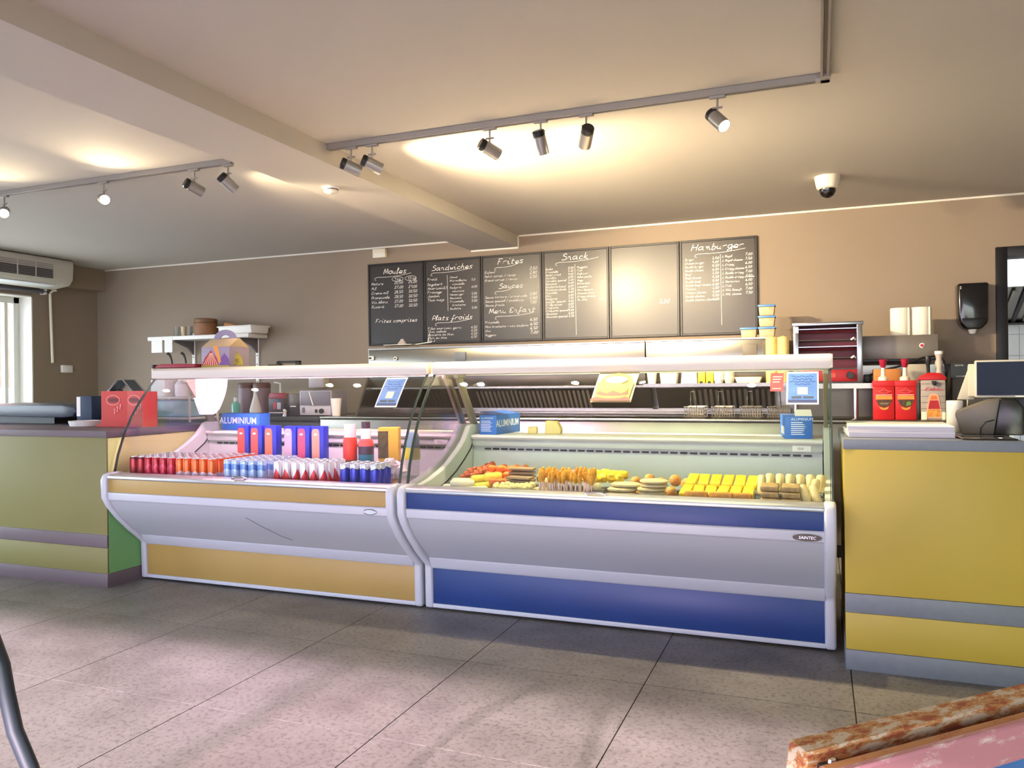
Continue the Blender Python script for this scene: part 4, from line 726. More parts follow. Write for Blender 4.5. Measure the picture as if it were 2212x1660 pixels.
t = T('crank_rod', 'white crank rod hanging beside the left window', 'rod', (XL+.05, 5.9, 1.46)); t.p('rod', B().tube([(0, -.02, .73), (-.002, -.01, .4), (0, .0, 0)], .014, 8), CREAM, smooth=True); t.p('hook', B().tube([(0, -.02, .73), (.012, .0, .76), (.03, .03, .765)], .013, 8), CREAM, smooth=True)
t = T('light_switch', 'white surface switch box on the left wall', 'switch', (XL, 6.09, 1.36)); t.p('box', B().box(0, .04, -.06, .06, 0, .08), WHITE, .005); t.p('rocker', B().box(.04, .046, -.045, .045, .012, .068), WHITE, .003)
t = T('wall_shelf', 'white wall shelf on slotted rails at the left of the back wall', 'shelf', (-5.85, YW, 1.68), world=True)
t.p('board', B().box(-6.5, -5.2, 6.2, 6.485, 1.675, 1.715), WHITE, .004)
for x in (-6.16, -5.33):
    r = t.p('rail', B().box(x-.018, x+.018, 6.484, 6.499, 1.0, 1.76), WHITE, .002)
    for i in range(6): t.p('rail_slot', B().box(x-.006, x+.006, 6.482, 6.485, 1.05+.09*i, 1.062+.09*i), M('slot_grey', '5a5c60', .6), parent=r)
    t.p('bracket', B().prism_x(x-.01, x+.01, [(6.484, 1.675), (6.22, 1.675), (6.22, 1.66), (6.40, 1.60), (6.484, 1.53)]), M('bracket_grey', '6f6a6c', .5))
SZ = 1.716
for k, (x, r) in enumerate(((-6.2, .03), (-6.11, .028), (-6.03, .032))):
    solo('drinking_glass', B().lathe([(r*.75, 0), (r, .10), (r*.93, .10), (r*.7, .008), (.0005, .008)], 16, cap=False), [CLEAR, M('amber', 'c7b48a', .3)][0] if k != 1 else M('amber', 'c7b48a', .3), ('clear drinking glass first on the wall shelf', 'amber tinted glass between two clear ones on the shelf', 'clear drinking glass beside the wooden pot')[k], 'glass', smooth=True, loc=(x, 6.3, SZ))
t = T('wooden_pot', 'round brown wooden pot on the wall shelf', 'pot', (-5.82, 6.3, SZ)); t.p('body', B().lathe([(0, 0), (.105, 0), (.115, .03), (.115, .12), (.105, .125)], 24, cap=False), M('pot_brown', '8a5f3c', .6, var=.2, vscale=12), smooth=True); t.p('lid', B().lathe([(.112, .125), (.115, .16), (.1, .17), (0, .172)], 24, cap=False), M('pot_lid', '7a5636', .6, var=.2, vscale=12), smooth=True)
t = T('white_tray', 'white plastic tray box on the right end of the shelf', 'tray', (-5.36, 6.32, SZ), -.1); t.p('tray', B().prism_x(-.22, .22, [(-.11, 0), (.11, 0), (.125, .075), (-.125, .075)]), WHITE, .008); t.p('rim', B().box(-.232, .232, -.132, .132, .066, .078), WHITE, .004)
solo('wooden_board', B().prism_y(-.05, .05, [(-.08, 0), (.08, .0), (.06, .018), (-.06, .04)]), ORANGE, 'small orange-brown wooden piece lying on the white tray', 'board', loc=(-5.5, 6.33, SZ+.079))
for k, x in enumerate((-6.37, -6.215)):
    solo('paper_note', B().box(-.07+.02*k, .07-.02*k, -.002, 0, -.14, .02), PAPER, ('larger white paper note hanging from the shelf edge', 'narrower white paper note hanging from the shelf edge by the rail')[k], 'note', loc=(x, 6.198, 1.69), rz=.03)
# ================================================================ ON THE LIME COUNTER
ZL = .938; RC = M('red_card', 'c0281f', .5)
for k, (x, rz) in enumerate(((-4.43, .05), (-4.20, -.05))):
    t = T('card_stand', 'red card stand with oval logo on the lime counter, %s' % ('left with flared foot', 'right behind the glass')[k], 'card stand', (x, 3.84, ZL), rz, 'red card stands'); w = .225 if k == 0 else .14
    t.p('front', B().prism_y(-.004, .004, [(-.05 if k == 0 else 0, 0), (w, 0), (w, .235), (0, .235), (0, .055), (-.012, .02), (-.035, .012)] if k == 0 else [(0, 0), (w, 0), (w, .235), (0, .235)]), RC); t.p('side', B().box(.0, .006, .004, .11, 0, .23), RC); t.p('side', B().box(w-.006, w, .004, .11, 0, .23), RC); t.p('back', B().box(0, w, .105, .111, 0, .2), RC)
    cx, cz = w*.45, .175; t.p('logo_ring', B().tube([(cx+.055*math.cos(a), -.005, cz+.032*math.sin(a)) for a in [i*math.pi/12 for i in range(25)]], .0028, 6), M('logo_pink', 'f0a8a0', .5))
    t.p('logo_field', B().prism_y(-.0048, -.0035, disc(20, .046, .017, cx, cz)), M('logo_dark', '7c1014', .5)); m = B(); text_b(m, 'MIGH', .03, (cx, -.0056, cz-.011), align='CENTER'); t.p('logo_letters', m, M('logo_black', '3a0d10', .5))
    for i in range(3): t.p('logo_stroke', B().tube([(cx+.005+.024*i, -.005, .115+.014*i), (cx+.018+.024*i, -.005, .12+.014*i), (cx+.012+.022*i, -.005, .085+.014*i)], .004, 6), M('logo_pink'))
t = T('napkin_house', 'chrome gabled napkin dispenser behind the red card stands', 'dispenser', (-4.52, 4.12, ZL), .25)
for y in (-.07, .07): t.p('gable_frame', B().tube([(-.13, y, 0), (-.13, y, .19), (-.02, y, .31), (.02, y, .31), (.13, y, .19), (.13, y, 0)], .007, 8), CHROME, smooth=True)
t.p('ridge', B().box(-.02, .02, -.07, .07, .305, .313), CHROME); t.p('roof_pane', B().add([(-.128, -.07, .192), (-.128, .07, .192), (-.02, .07, .308), (-.02, -.07, .308)], [(0, 1, 2, 3)]), M('roof_smoke', '56646c', .15, .4)); t.p('roof_pane', B().add([(.128, -.07, .192), (.128, .07, .192), (.02, .07, .308), (.02, -.07, .308)], [(0, 1, 2, 3)]), M('roof_smoke'))
t.p('base', B().box(-.13, .13, -.075, .075, 0, .15), M('disp_white', 'd8d8dc', .4), .004); t.p('knob', B().blob((0, -.075, .23), (.03, .01, .016), 10, 6), DARK, smooth=True)
t = T('carton', 'dark navy carton with white corner left of the napkin dispenser', 'box', (-4.78, 4.05, ZL), .15); t.p('body', B().box(-.06, .06, -.06, .06, 0, .2), M('carton_navy2', '26364e', .5), .003); t.p('corner_print', B().box(-.0605, -.03, -.061, -.058, .06, .195), PAPER)
solo('white_dish', B().lathe([(0, 0), (.09, 0), (.1, .035), (.092, .035), (.085, .008), (.0005, .008)], 24, cap=False), WHITE, 'white dish on the lime counter in front of the navy carton', 'dish', smooth=True, loc=(-4.66, 3.9, ZL))
t = T('wire_rack', 'white two-tier rack behind the left end glass', 'rack', (-4.5, 4.55, ZL), world=True)
for z in (ZL+.02, 1.11): t.p('shelf', B().box(-4.72, -4.24, 4.42, 4.72, z, z+.014), WHITE, .003)
for x in (-4.715, -4.25):
    for y in (4.43, 4.71): t.p('post', B().box(x-.006, x+.006, y-.006, y+.006, ZL, 1.14), WHITE)
solo('blue_packet', B().box(-.19, .19, -.1, .1, 0, .125), M('packet_blue', 'a9d2dc', .4, var=.15, vscale=9), 'pale blue plastic packet on the lower tier of the white rack', 'packet', bevel=.02, loc=(-4.48, 4.57, ZL+.036))
solo('white_jug', B().lathe([(0, 0), (.05, 0), (.055, .02), (.055, .09), (.03, .12), (.03, .135), (0, .135)], 18, cap=False), M('jug_white', 'ece8ea', .4), 'white plastic jug on the upper tier of the rack', 'jug', smooth=True, loc=(-4.44, 4.56, 1.125))
solo('white_carton', B().box(-.07, .07, -.08, .08, 0, .125), WHITE, 'plain white carton on the upper tier left of the jug', 'box', bevel=.004, loc=(-4.61, 4.57, 1.125))
# ================================================================ ON THE PREP COUNTER behind the yellow case
ZP = .926
TIN = M('tin_mauve', '8a7480', .4, var=.1, vscale=10); TINL = M('tin_lid', '6d4a44', .4)
for k, x in enumerate((-4.93, -4.76)):
    t = T('tall_tin', 'tall mauve tin with brown lid, %s of the pair behind the foil box' % ('left', 'right')[k], 'tin', (x, 5.85, ZP), group='tall mauve tins')
    t.p('body', B().lathe([(0, 0), (.078, 0), (.078, .25), (0, .25)], 24, cap=False), TIN, smooth=True); t.p('lid', B().lathe([(.081, .25), (.081, .285), (.07, .30), (0, .30)], 24, cap=False), TINL, smooth=True)
def pump(t, z, c, h=.13, x=0):
    t.p('pump_neck', B().lathe([(.03, z), (.03, z+.02), (.014, z+.03), (.010, z+h)], 14, (x, 0, 0), cap=False), CREAM, smooth=True)
    t.p('pump_head', B().lathe([(.012, z+h-.03), (.02, z+h-.01), (.026, z+h+.02), (.02, z+h+.026), (0, z+h+.026)], 14, (x, 0, 0), cap=False), c, smooth=True)
t = T('gel_bottle', 'small teal gel bottle in front of the left mauve tin', 'bottle', (-4.93, 5.70, ZP)); t.p('body', B().lathe([(0, 0), (.038, 0), (.038, .10), (.018, .13)], 16, cap=False), M('gel_teal', '6fc4b4', .2), smooth=True); t.p('cap', B().lathe([(.018, .13), (.018, .165), (0, .165)], 12, cap=False), PAPER, smooth=True)
solo('squeeze_bottle', B().lathe([(0, 0), (.05, 0), (.05, .06), (.016, .19), (.010, .22), (0, .22)], 18, cap=False), PAPER, 'white cone-shaped squeeze bottle in front of the right mauve tin', 'bottle', smooth=True, loc=(-4.71, 5.70, ZP))
t = T('pump_dispenser', 'crimson topped sauce pump box with dark label behind the cartons', 'dispenser', (-4.5, 5.78, ZP)); t.p('body', B().box(-.085, .085, -.06, .06, 0, .16), M('label_slate', '4a4456', .4), .004); t.p('lid', B().prism_y(-.062, .062, [(-.088, .155), (.088, .155), (.07, .205), (-.07, .205)]), M('lid_crimson', 'a2304a', .4), .004)
t.p('label_red', B().box(-.03, -.0, -.0612, -.0605, .06, .12), M('label_red', 'c23a4c', .5)); t.p('label_white', B().box(.01, .05, -.0612, -.0605, .06, .12), M('label_pale', 'b9b4bc', .5)); t.p('label_rule', B().box(-.08, .08, -.0612, -.0605, .025, .032), PAPER)
t.p('spout', B().tube([(0, 0, .2), (0, 0, .29), (-.06, -.01, .30)], .008, 8), PAPER, smooth=True)
t = T('dark_box', 'dark grey square appliance between the pump box and the toaster', 'appliance', (-4.35, 5.85, ZP)); t.p('body', B().box(-.07, .09, -.1, .1, 0, .2), M('appl_grey', '4d4a54', .35, .3), .006); t.p('label', B().box(-.02, .04, -.102, -.1, .08, .09), PAPER)
t = T('sandwich_toaster', 'pale grey toaster oven with dark window and round knob', 'toaster', (-4.09, 5.85, ZP)); t.p('body', B().box(-.165, .165, -.12, .12, .005, .225), M('appl_pale', 'a8a2ae', .35, .4), .006); t.p('window', B().box(-.155, .155, -.124, -.12, .095, .215), M('window_grey', '77717e', .2, .3)); t.p('front_panel', B().box(-.16, .16, -.126, -.12, .01, .088), M('appl_front', 'c2bcc6', .4), .002)
t.p('knob', B().lathe([(0, -.126), (.022, -.126), (.02, -.145), (0, -.145)], 18, (.07, 0, .045), 'y', False), DARK, smooth=True); t.p('switch', B().box(.0, .025, -.13, -.126, .03, .06), DARK); t.p('vent_label', B().box(-.135, -.105, -.128, -.126, .03, .075), M('vent_grey', '6c6672', .5)); t.p('arm', B().bar((-.06, -.128, .215), (-.02, -.128, .095), .01, .004, (1, 0, 0)), PAPER)
solo('paper_cup', B().lathe([(.0005, 0), (.034, 0), (.048, .15), (.046, .15), (.033, .005)], 18, cap=False), PAPER, 'white paper cup right of the pale toaster oven', 'cup', smooth=True, loc=(-3.87, 5.72, ZP+.005))
t = T('white_tap', 'white bent tap spout in front of the dark appliance', 'tap', (-4.36, 5.66, ZP)); t.p('spout', B().tube([(0, 0, 0), (0, 0, .04), (.01, -.02, .055), (.03, -.03, .045)], .012, 8), PAPER, smooth=True); t.p('base', B().lathe([(0, 0), (.02, 0), (.018, .015), (0, .015)], 14, cap=False), CHROME, smooth=True)
t = T('paper_dispenser', 'cream paper dispenser on the wall behind the yellow case', 'dispenser', (-4.56, YW, 1.17)); t.p('body', B().box(-.09, .09, -.1, 0, 0, .2), CREAM, .012); t.p('lower_half', B().box(-.086, .086, -.103, -.02, .005, .09), M('disp_lilac', 'c9b9c0', .4), .01); t.p('lever', B().bar((-.09, -.06, .11), (-.16, -.07, .105), .018, .014, (0, 0, 1)), CHROME)
# clear tub and string on the long hood
t = T('clear_tub', 'clear plastic tub and lid on top of the long hood', 'tub', (-3.43, 6.1, 1.512)); t.p('tub', B().prism_x(-.13, .13, [(-.07, 0), (.07, 0), (.085, .03), (-.085, .03)]), CLEAR); t.p('rim', B().box(-.14, .14, -.09, .09, .028, .034), M('rim_clear', 'bdb6b2', .3)); t.p('funnel', B().lathe([(.05, .034), (.02, .07), (.012, .085)], 16, cap=False), M('rim_clear'))
t = T('hanger', 'thin wire triangle hanger beside the clear tub on the hood', 'hanger', (-3.2, 6.1, 1.512)); t.p('wire', B().tube([(-.14, 0, .03), (.06, 0, .05), (.04, 0, .13), (.025, 0, .05)], .004, 6), PAPER)
# ================================================================ CUP SHELF over the fryers
ZS = 1.173; YS = 5.885
def cupm(r0, r1, h): return B().lathe([(.0005, 0), (r0, 0), (r1, h), (r1*.94, h), (r0*.9, .006)], 16, cap=False)
solo('paper_cup', cupm(.028, .04, .115), PAPER, 'tall white cup first from the left on the cup shelf', 'cup', smooth=True, loc=(-1.17, YS, ZS))
solo('takeaway_box', B().prism_y(-.045, .045, [(-.055, 0), (.055, 0), (.065, .085), (-.065, .085)]), CREAM, 'cream takeaway carton beside the tall cup on the cup shelf', 'carton', bevel=.004, loc=(-1.04, YS, ZS))
solo('takeaway_box', B().prism_y(-.04, .04, [(-.06, 0), (.06, 0), (.055, .1), (-.05, .1)]), PAPER, 'white takeaway carton left of the yellow packs', 'carton', bevel=.004, loc=(-.89, YS, ZS))
for k, x in enumerate((-.80, -.742)): t = T('yellow_pack', 'small yellow pack on the cup shelf, %s of two' % ('left with dark mark', 'right')[k], 'pack', (x, YS-.01, ZS), group='yellow packs'); t.p('pack', B().box(-.026, .026, -.02, .02, 0, .09), M('pack_yellow', 'e6cf2c', .5), .003); t.p('mark', B().box(-.014, .008, -.0212, -.02, .006, .022), DARK)
for k, x in enumerate((-.68, -.605)): solo('cup_stack', B().lathe([(.0005, 0), (.026, 0), (.036, .03)]+[q for i in range(9) for q in ((.037, .03+.01*i), (.039, .036+.01*i), (.036, .038+.01*i))]+[(.036, .125), (.0005, .125)], 16, cap=False), PAPER if k == 0 else CREAM, ('stack of white cups right of the yellow packs', 'stack of cream ribbed cups beside the white ones')[k], 'cup stack', smooth=True, loc=(x, YS, ZS))
solo('foam_tray', B().prism_y(-.05, .05, [(-.075, 0), (.075, 0), (.095, .05), (-.095, .05)]), CREAM, 'cream foam tray at the right end of the cup shelf', 'tray', bevel=.006, loc=(-.47, YS, ZS))
# spice tubs, cones
TUBM = M('tub_orange', 'd0a07c', .45, var=.15, vscale=30); LIDB = M('lid_blue', '4f86c0', .4)
for k, (x, z, l) in enumerate(((-.485, 0, 'tub of orange spice with blue lid standing alone left of the stack'), (-.355, 0, 'bottom tub of orange spice in the stack of three'), (-.355, .083, 'middle tub of orange spice in the stack of three'), (-.355, .166, 'top tub of orange spice in the stack of three'))):
    t = T('spice_tub', l, 'tub', (x, 6.15, 1.512+z), group='spice tubs'); t.p('tub', B().prism_y(-.05, .05, [(-.05, 0), (.05, 0), (.057, .066), (-.057, .066)]), TUBM, .006); t.p('lid', B().box(-.062, .062, -.056, .056, .066, .082), LIDB, .004)
for k, x in enumerate((-.325, -.248)): solo('cone_stack', B().lathe([(.0005, 0)]+[q for i in range(20) for q in ((.040, .004+.0165*i), (.044, .013+.0165*i), (.040, .0145+.0165*i))]+[(.0005, .34)], 16, cap=False), M('cone_yellow', 'e6c887', .6), 'tall stack of pale yellow chip cones, %s column' % ('left', 'right')[k], 'cone stack', 'chip cone stacks', smooth=True, loc=(x+.015, 5.885, 1.173))
# ================================================================ RIGHT BACK: over-shelf, toaster, steel box, dispensers
t = T('steel_overshelf', 'stainless over-shelf on posts carrying the red toaster', 'shelf unit', (.1, 5.95, .93), world=True)
t.p('shelf', B().box(-.175, .60, 5.78, 6.1, 1.145, 1.163), STEEL, .003); t.p('nosing', B().box(-.175, .60, 5.775, 5.785, 1.135, 1.17), STEEL)
for x in (-.15, .235, .57): t.p('post', B().tube([(x, 5.84, .93), (x, 5.84, 1.147)], .016, 12), CHROME, smooth=True)
t.p('back_panel', B().box(-.175, .60, 6.08, 6.09, .931, 1.147), M('steel_dark', '5e564e', .3, .9))
t = T('salamander_toaster', 'chrome two-tier toaster with red control panel', 'toaster', (.06, 5.97, 1.171)); w, d, h = .222, .12, .425
SIDE = M('toaster_side', '9fa2ac', .25, .9); t.p('side', B().box(-w, -w+.035, -d, d, .01, h-.02), SIDE, .003); t.p('side', B().box(w-.035, w, -d, d, .01, h-.02), SIDE, .003); t.p('top', B().box(-w-.008, w+.008, -d-.005, d, h-.022, h), SIDE, .003)
t.p('back', B().box(-w+.03, w-.03, d-.01, d, .01, h-.02), M('toaster_back', '5b1620', .4, .3)); t.p('control_panel', B().box(-w+.035, w-.035, -d-.002, -d+.01, .012, .095), M('panel_red', '96141c', .4), .002); t.p('crumb_floor', B().box(-w+.03, w-.03, -d+.01, d, .095, .105), M('floor_dark', '3a3636', .4, .5))
t.p('knob', B().lathe([(0, -d-.002), (.025, -d-.002), (.022, -d-.03), (0, -d-.03)], 18, (w-.08, 0, .055), 'y', False), DARK, smooth=True); t.p('switch', B().box(.02, .05, -d-.006, -d-.002, .04, .07), M('switch_red', 'd03a30', .4)); t.p('maker_plate', B().box(-w, -w+.034, -d-.002, -d, h-.07, h-.03), PAPER)
for z in (.175, .30):
    g = B()
    for i in range(15): g.tube([(-w+.04+.0265*i, -d+.005, z), (-w+.04+.0265*i, d-.012, z)], .002, 5)
    g.tube([(-w+.036, -d+.004, z), (w-.036, -d+.004, z)], .004, 6).tube([(-w+.036, d-.014, z), (w-.036, d-.014, z)], .004, 6); t.p('grill_rack', g, CHROME)
    t.p('reflector', B().box(-w+.036, w-.036, -d+.02, d-.012, z+.078, z+.082), M('reflector', 'b9c4d2', .15, .95)); t.p('heat_tube', B().tube([(-w+.04, 0, z+.065), (w-.04, 0, z+.065)], .008, 8), M('heat_tube', '7a2028', .3))
    t.p('handle', B().tube([(w-.07, -d-.0, z), (w-.055, -d-.02, z+.01), (w-.045, -d-.0, z)], .007, 6), PAPER)
t = T('steel_control_box', 'grey steel box with red button fixed to the wall right of the toaster', 'control box', (.53, 6.25, 1.335), world=True); GB = M('box_grey', '7c756d', .4, .35)
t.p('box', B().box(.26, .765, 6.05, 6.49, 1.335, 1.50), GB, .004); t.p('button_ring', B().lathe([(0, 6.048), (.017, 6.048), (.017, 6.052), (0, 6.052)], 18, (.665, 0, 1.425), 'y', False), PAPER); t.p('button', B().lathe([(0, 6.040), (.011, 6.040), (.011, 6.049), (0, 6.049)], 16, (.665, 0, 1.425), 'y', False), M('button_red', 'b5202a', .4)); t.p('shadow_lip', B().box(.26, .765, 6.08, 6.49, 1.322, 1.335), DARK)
for k, x in enumerate((.545, .675)): t = T('paper_roll', 'white paper towel roll on the grey steel box, %s one' % ('left', 'right')[k], 'paper roll', (x, 6.18, 1.501), group='paper towel rolls'); t.p('roll', B().lathe([(.018, 0), (.064, 0), (.066, .004), (.066, .192), (.064, .196), (.018, .196)], 28, cap=False), M('roll_cream', 'ece6d6', .85), smooth=True); t.p('core', B().lathe([(.018, .002), (.018, .194)], 14, cap=False), ORANGE); t.p('loose_edge', B().box(.0, .0675, -.004, .0, .0, .196) if 0 else B().box(.040, .052, -.052, -.046, .0, .196), M('roll_cream'))
t = T('towel_dispenser', 'black wall paper dispenser beside the kitchen doorway', 'dispenser', (1.03, YW, 1.545)); t.p('body', B().prism_y(-.13, -.001, [(-.085, .04), (-.05, 0), (.05, 0), (.095, .05), (.098, .33), (-.098, .33), (-.095, .1)]), M('disp_black', '101014', .18, coat=.4), .018, seg=3); t.p('lower_cover', B().prism_y(-.134, -.06, [(-.075, .045), (-.045, .005), (.045, .005), (.082, .05), (.075, .08), (-.075, .08)]), DARK, .008)
t.p('paper_tail', B().lathe([(.0, -.035), (.018, -.03), (.03, 0), (.0, .01)], 10, (0, -.07, 0), cap=False), PAPER, smooth=True); t.p('sight_dots', B().box(-.082, -.076, -.132, -.13, .30, .306).box(-.082, -.076, -.132, -.13, .288, .294), PAPER)
# cable
t = T('power_cable', 'black power cable looping below the grey steel box', 'cable', (.325, 5.99, 1.2)); t.p('cable', B().tube([(.0, .02, .02), (.08, .02, .055), (.22, .02, .09), (.34, .02, .14), (.42, .03, .15), (.47, .05, .12), (.49, .06, .05), (.49, .08, -.02)], .007, 8), DARK, smooth=True); t.p('plug', B().box(-.03, .02, .0, .04, -.03, .03), DARK, .006)
solo('cardboard_box', B().box(-.085, .085, -.06, .06, 0, .10), ORANGE, 'orange-brown cardboard box behind the red sauce boxes', 'box', bevel=.004, loc=(.435, 5.93, 1.165)); solo('tilted_carton', B().prism_y(-.05, .05, [(-.06, 0), (.08, 0), (.085, .13), (-.03, .13)]), M('carton_grey', 'a8a294', .6), 'pale grey carton right of the cardboard box', 'box', bevel=.004, loc=(.60, 5.95, 1.165))
# red pump sauce boxes
ZB = .931; BUN = M('print_bun', 'dc8f3c', .5)
for k, x in enumerate((.398, .527)):
    t = T('sauce_box', 'red pump sauce box with burger picture, %s of the pair' % ('left', 'right')[k], 'sauce dispenser', (x, 5.72, ZB), group='red sauce boxes'); w = .062; y = -.0505
    t.p('carton', B().box(-w, w, -.05, .05, 0, .225), RED, .002); t.p('lid', B().box(-w-.003, w+.003, -.053, .053, .215, .255), M('lid_red', 'c01c22', .4), .003)
    pump(t, .255, M('pump_crimson', '9c1836', .4), .115)
    e = t.p('emblem', B().tube([(-.045, y-.001, .185), (-.02, y-.001, .187), (0, y-.001, .207), (.02, y-.001, .187), (.045, y-.001, .185)], .0018, 5), M('emblem_pink', 'd8706a', .5)); t.p('emblem_lens', B().tube([(.03*math.cos(a), y-.001, .183+.010*math.sin(a)) for a in [i*math.pi/8 for i in range(17)]], .0015, 5), M('emblem_pink'), parent=e)
    t.p('name_strip', B().box(-.048, .048, y-.0012, y+.0005, .158, .164), M('strip_pale', 'f0b0a8', .5)); t.p('bun_top', B().prism_y(y-.0015, y, [(-.05, .132), (.05, .132), (.048, .154), (-.048, .156)]), BUN); t.p('patty', B().prism_y(y-.0018, y, [(-.048, .128), (.048, .130), (.03, .092), (0, .078), (-.03, .092)]), M('print_patty', '4a3a28', .5, var=.5, vscale=60))
    t.p('bun_bottom', B().prism_y(y-.0022, y, [(-.03, .085), (0, .074), (.03, .085), (.02, .068), (0, .062), (-.02, .068)]), BUN); t.p('salad', B().prism_y(y-.0022, y, [(.0, .088), (.03, .098), (.025, .12), (.005, .115)] if k else [(-.03, .11), (.03, .112), (.02, .098), (-.02, .098)]), M('print_green' if k else 'print_meat', '5f8a34' if k else '7a6a50', .5))
t = T('mayo_dispenser', 'grey sauce bag dispenser with red dome and chips cone print', 'sauce dispenser', (.685, 5.72, ZB)); t.p('body', B().box(-.07, .07, -.05, .05, .0, .255), M('disp_plank', 'a39a96', .5, var=.1, vscale=20), .003)
for i in range(6): t.p('plank_line', B().box(-.0702, .0702, -.0512, -.05, .03+.04*i, .033+.04*i), M('plank_dark', '776a68', .5))
t.p('foot', B().box(-.07, -.035, -.056, .0, 0, .05), CREAM, .003); t.p('foot', B().box(.05, .07, -.056, .0, 0, .05), CREAM, .003)
t.p('dome', B().prism_y(-.055, .055, [(-.09, .255), (.08, .255), (.075, .275), (.045, .30), (-.02, .305), (-.065, .285)]), RED, .008); t.p('lever', B().tube([(-.02, -.0, .29), (-.022, -.0, .35), (-.022, 0, .385), (-.022, 0, .41)], [.010, .011, .022, .019], 10), DARK, smooth=True); t.p('spout', B().prism_y(-.075, -.05, [(-.012, .25), (.018, .25), (.012, .222), (-.002, .222)]), DARK, .003)
t.p('cone_print', B().prism_y(-.0525, -.05, [(-.045, .012), (.05, .012), (.032, .15), (.02, .168), (-.014, .168), (-.026, .15)]), M('cone_peach', 'dca488', .5)); t.p('cone_red', B().prism_y(-.0532, -.052, [(-.03, .07), (.038, .07), (.028, .125), (-.02, .125)]), M('cone_red', 'a8202a', .5)); t.p('cone_fries', B().prism_y(-.0532, -.052, [(-.038, .02), (.043, .02), (.037, .068), (-.03, .068)]), M('cone_fries', 'd08a3c', .5, var=.4, vscale=60)); t.p('cone_top', B().prism_y(-.0532, -.052, [(-.018, .13), (.026, .13), (.018, .155), (-.01, .155)]), M('cone_orange', 'd8703c', .5))
m = B(); chalk(m, 'Cabos', -.045, .19, .02, -.0530, .004); t.p('script_name', m, M('script_pink', 'd2566c', .5))
t = T('syrup_bottle', 'clear ribbed bottle behind the black lever', 'bottle', (.755, 5.95, ZB)); t.p('body', B().lathe([(0, 0), (.03, 0), (.03, .28), (.018, .33), (.026, .37), (.016, .40), (.026, .43), (0, .43)], 16, cap=False), M('syrup_pale', 'b9aea6', .3), smooth=True); t.p('cap', B().lathe([(.026, .43), (.026, .45), (0, .45)], 12, cap=False), PAPER)
t = T('black_rack', 'black drawer rack with pale label slots behind the till', 'rack', (.98, 6.3, ZB), world=True); t.p('body', B().box(.86, 1.15, 6.15, 6.45, ZB, 1.30), M('rack_brown', '4a4238', .5), .004); t.p('top_tier', B().box(.85, 1.16, 6.13, 6.15, 1.20, 1.30), DARK)
for x in (.90, .99, 1.08): t.p('label_slot', B().box(x-.025, x+.025, 6.126, 6.13, 1.28, 1.29), M('slot_pale', '9c968c', .5))
t.p('label_slot', B().box(.88, 1.0, 6.126, 6.13, 1.205, 1.215), M('slot_pale'))
# ================================================================ ON THE PAY COUNTER
ZY = .953
def ream(label, z, h, dx, rz):
    t = T('paper_stack', label, 'paper stack', (.31+dx, 3.80, z), rz, 'paper stacks'); n = 6
    t.p('top_sheet', B().box(-.20, .20, -.19, .19, h-.003, h), PAPER); t.p('sheets', B().box(-.198, .198, -.188, .188, 0, h-.003), M('ream_edge', 'b7aebb', .8))
    for i in range(3): t.p('sheet_line', B().box(-.1995, .1995, -.1895, .1895, h*(.2+.25*i), h*(.2+.25*i)+.0015), PAPER)
ream('lower block of large white sheets on the pay counter', ZY, .024, 0, .03); ream('upper block of large white sheets with curled corner', ZY+.0245, .024, .005, -.02)
solo('thermal_roll', B().lathe([(.012, 0), (.033, 0), (.034, .003), (.034, .14), (.033, .143), (.012, .143)], 24, cap=False), M('roll_cream'), 'upright white till roll between paper and printer', 'paper roll', smooth=True, loc=(.575, 4.05, ZY))
t = T('receipt_printer', 'dark taupe wedge receipt printer on the pay counter', 'printer', (.69, 3.96, ZY), -.15); PR = M('printer_taupe', '5d564c', .45); t.p('side_shell', B().prism_y(-.09, .09, [(-.10, .0), (.02, .0), (.045, .155), (.0, .15), (-.12, .10), (-.125, .085)]), PR, .008)
t.p('front_shell', B().prism_y(-.092, .092, [(.02, 0), (.13, 0), (.13, .12), (.10, .155), (.045, .158)]), M('printer_black', '16150f', .3), .008); t.p('seam', B().tube([(-.03, -.0925, .0), (-.028, -.0925, .03), (-.01, -.0925, .055), (.022, -.0925, .065)], .003, 6), DARK); t.p('logo_dot', B().lathe([(0, -.094), (.006, -.094), (.006, -.092), (0, -.092)], 12, (.085, 0, .08), 'y', False), M('dot_grey', '4a4a4a', .4))
t = T('till_screen', 'touch till monitor with pale bezel and dark blue screen', 'monitor', (.83, 4.10, ZY), -.12)
t.p('bezel', B().box(-.165, .19, -.03, .0, .155, .325), M('bezel_pale', 'b5b1a6', .4), .006); t.p('screen', B().box(-.157, .182, -.033, -.03, .166, .317), M('screen_navy', '10182a', .4, spec=.15, emit=.05, ecol='2a4060')); t.p('back_wedge', B().prism_x(-.19, .12, [(.0, .16), (.0, .31), (.05, .30), (.20, .12), (.18, .10)]), M('wedge_cream', 'b8b09c', .5), .004)
t.p('side_wedge', B().prism_y(.01, .03, [(-.235, .145), (-.165, .145), (-.165, .31), (-.185, .30)]), M('wedge_cream'), .003); t.p('stand', B().box(-.03, .10, .02, .10, .0, .16), DARK, .006); t.p('base', B().box(-.09, .16, -.04, .14, 0, .012), DARK, .003); m = B(); m.box(-.01, .04, -.0345, -.033, .159, .164); t.p('brand_bar', m, PAPER)
t = T('cash_tray', 'dark glossy flat tray at the front corner of the pay counter', 'tray', (.63, 3.62, ZY)); t.p('base', B().box(-.1, .09, -.08, .12, 0, .006), M('tray_gloss', '2a2622', .12, coat=.6), .003); t.p('coin', B().lathe([(0, .006), (.011, .006), (.011, .008), (0, .008)], 14, (.04, -.03, 0), cap=False), CHROME)
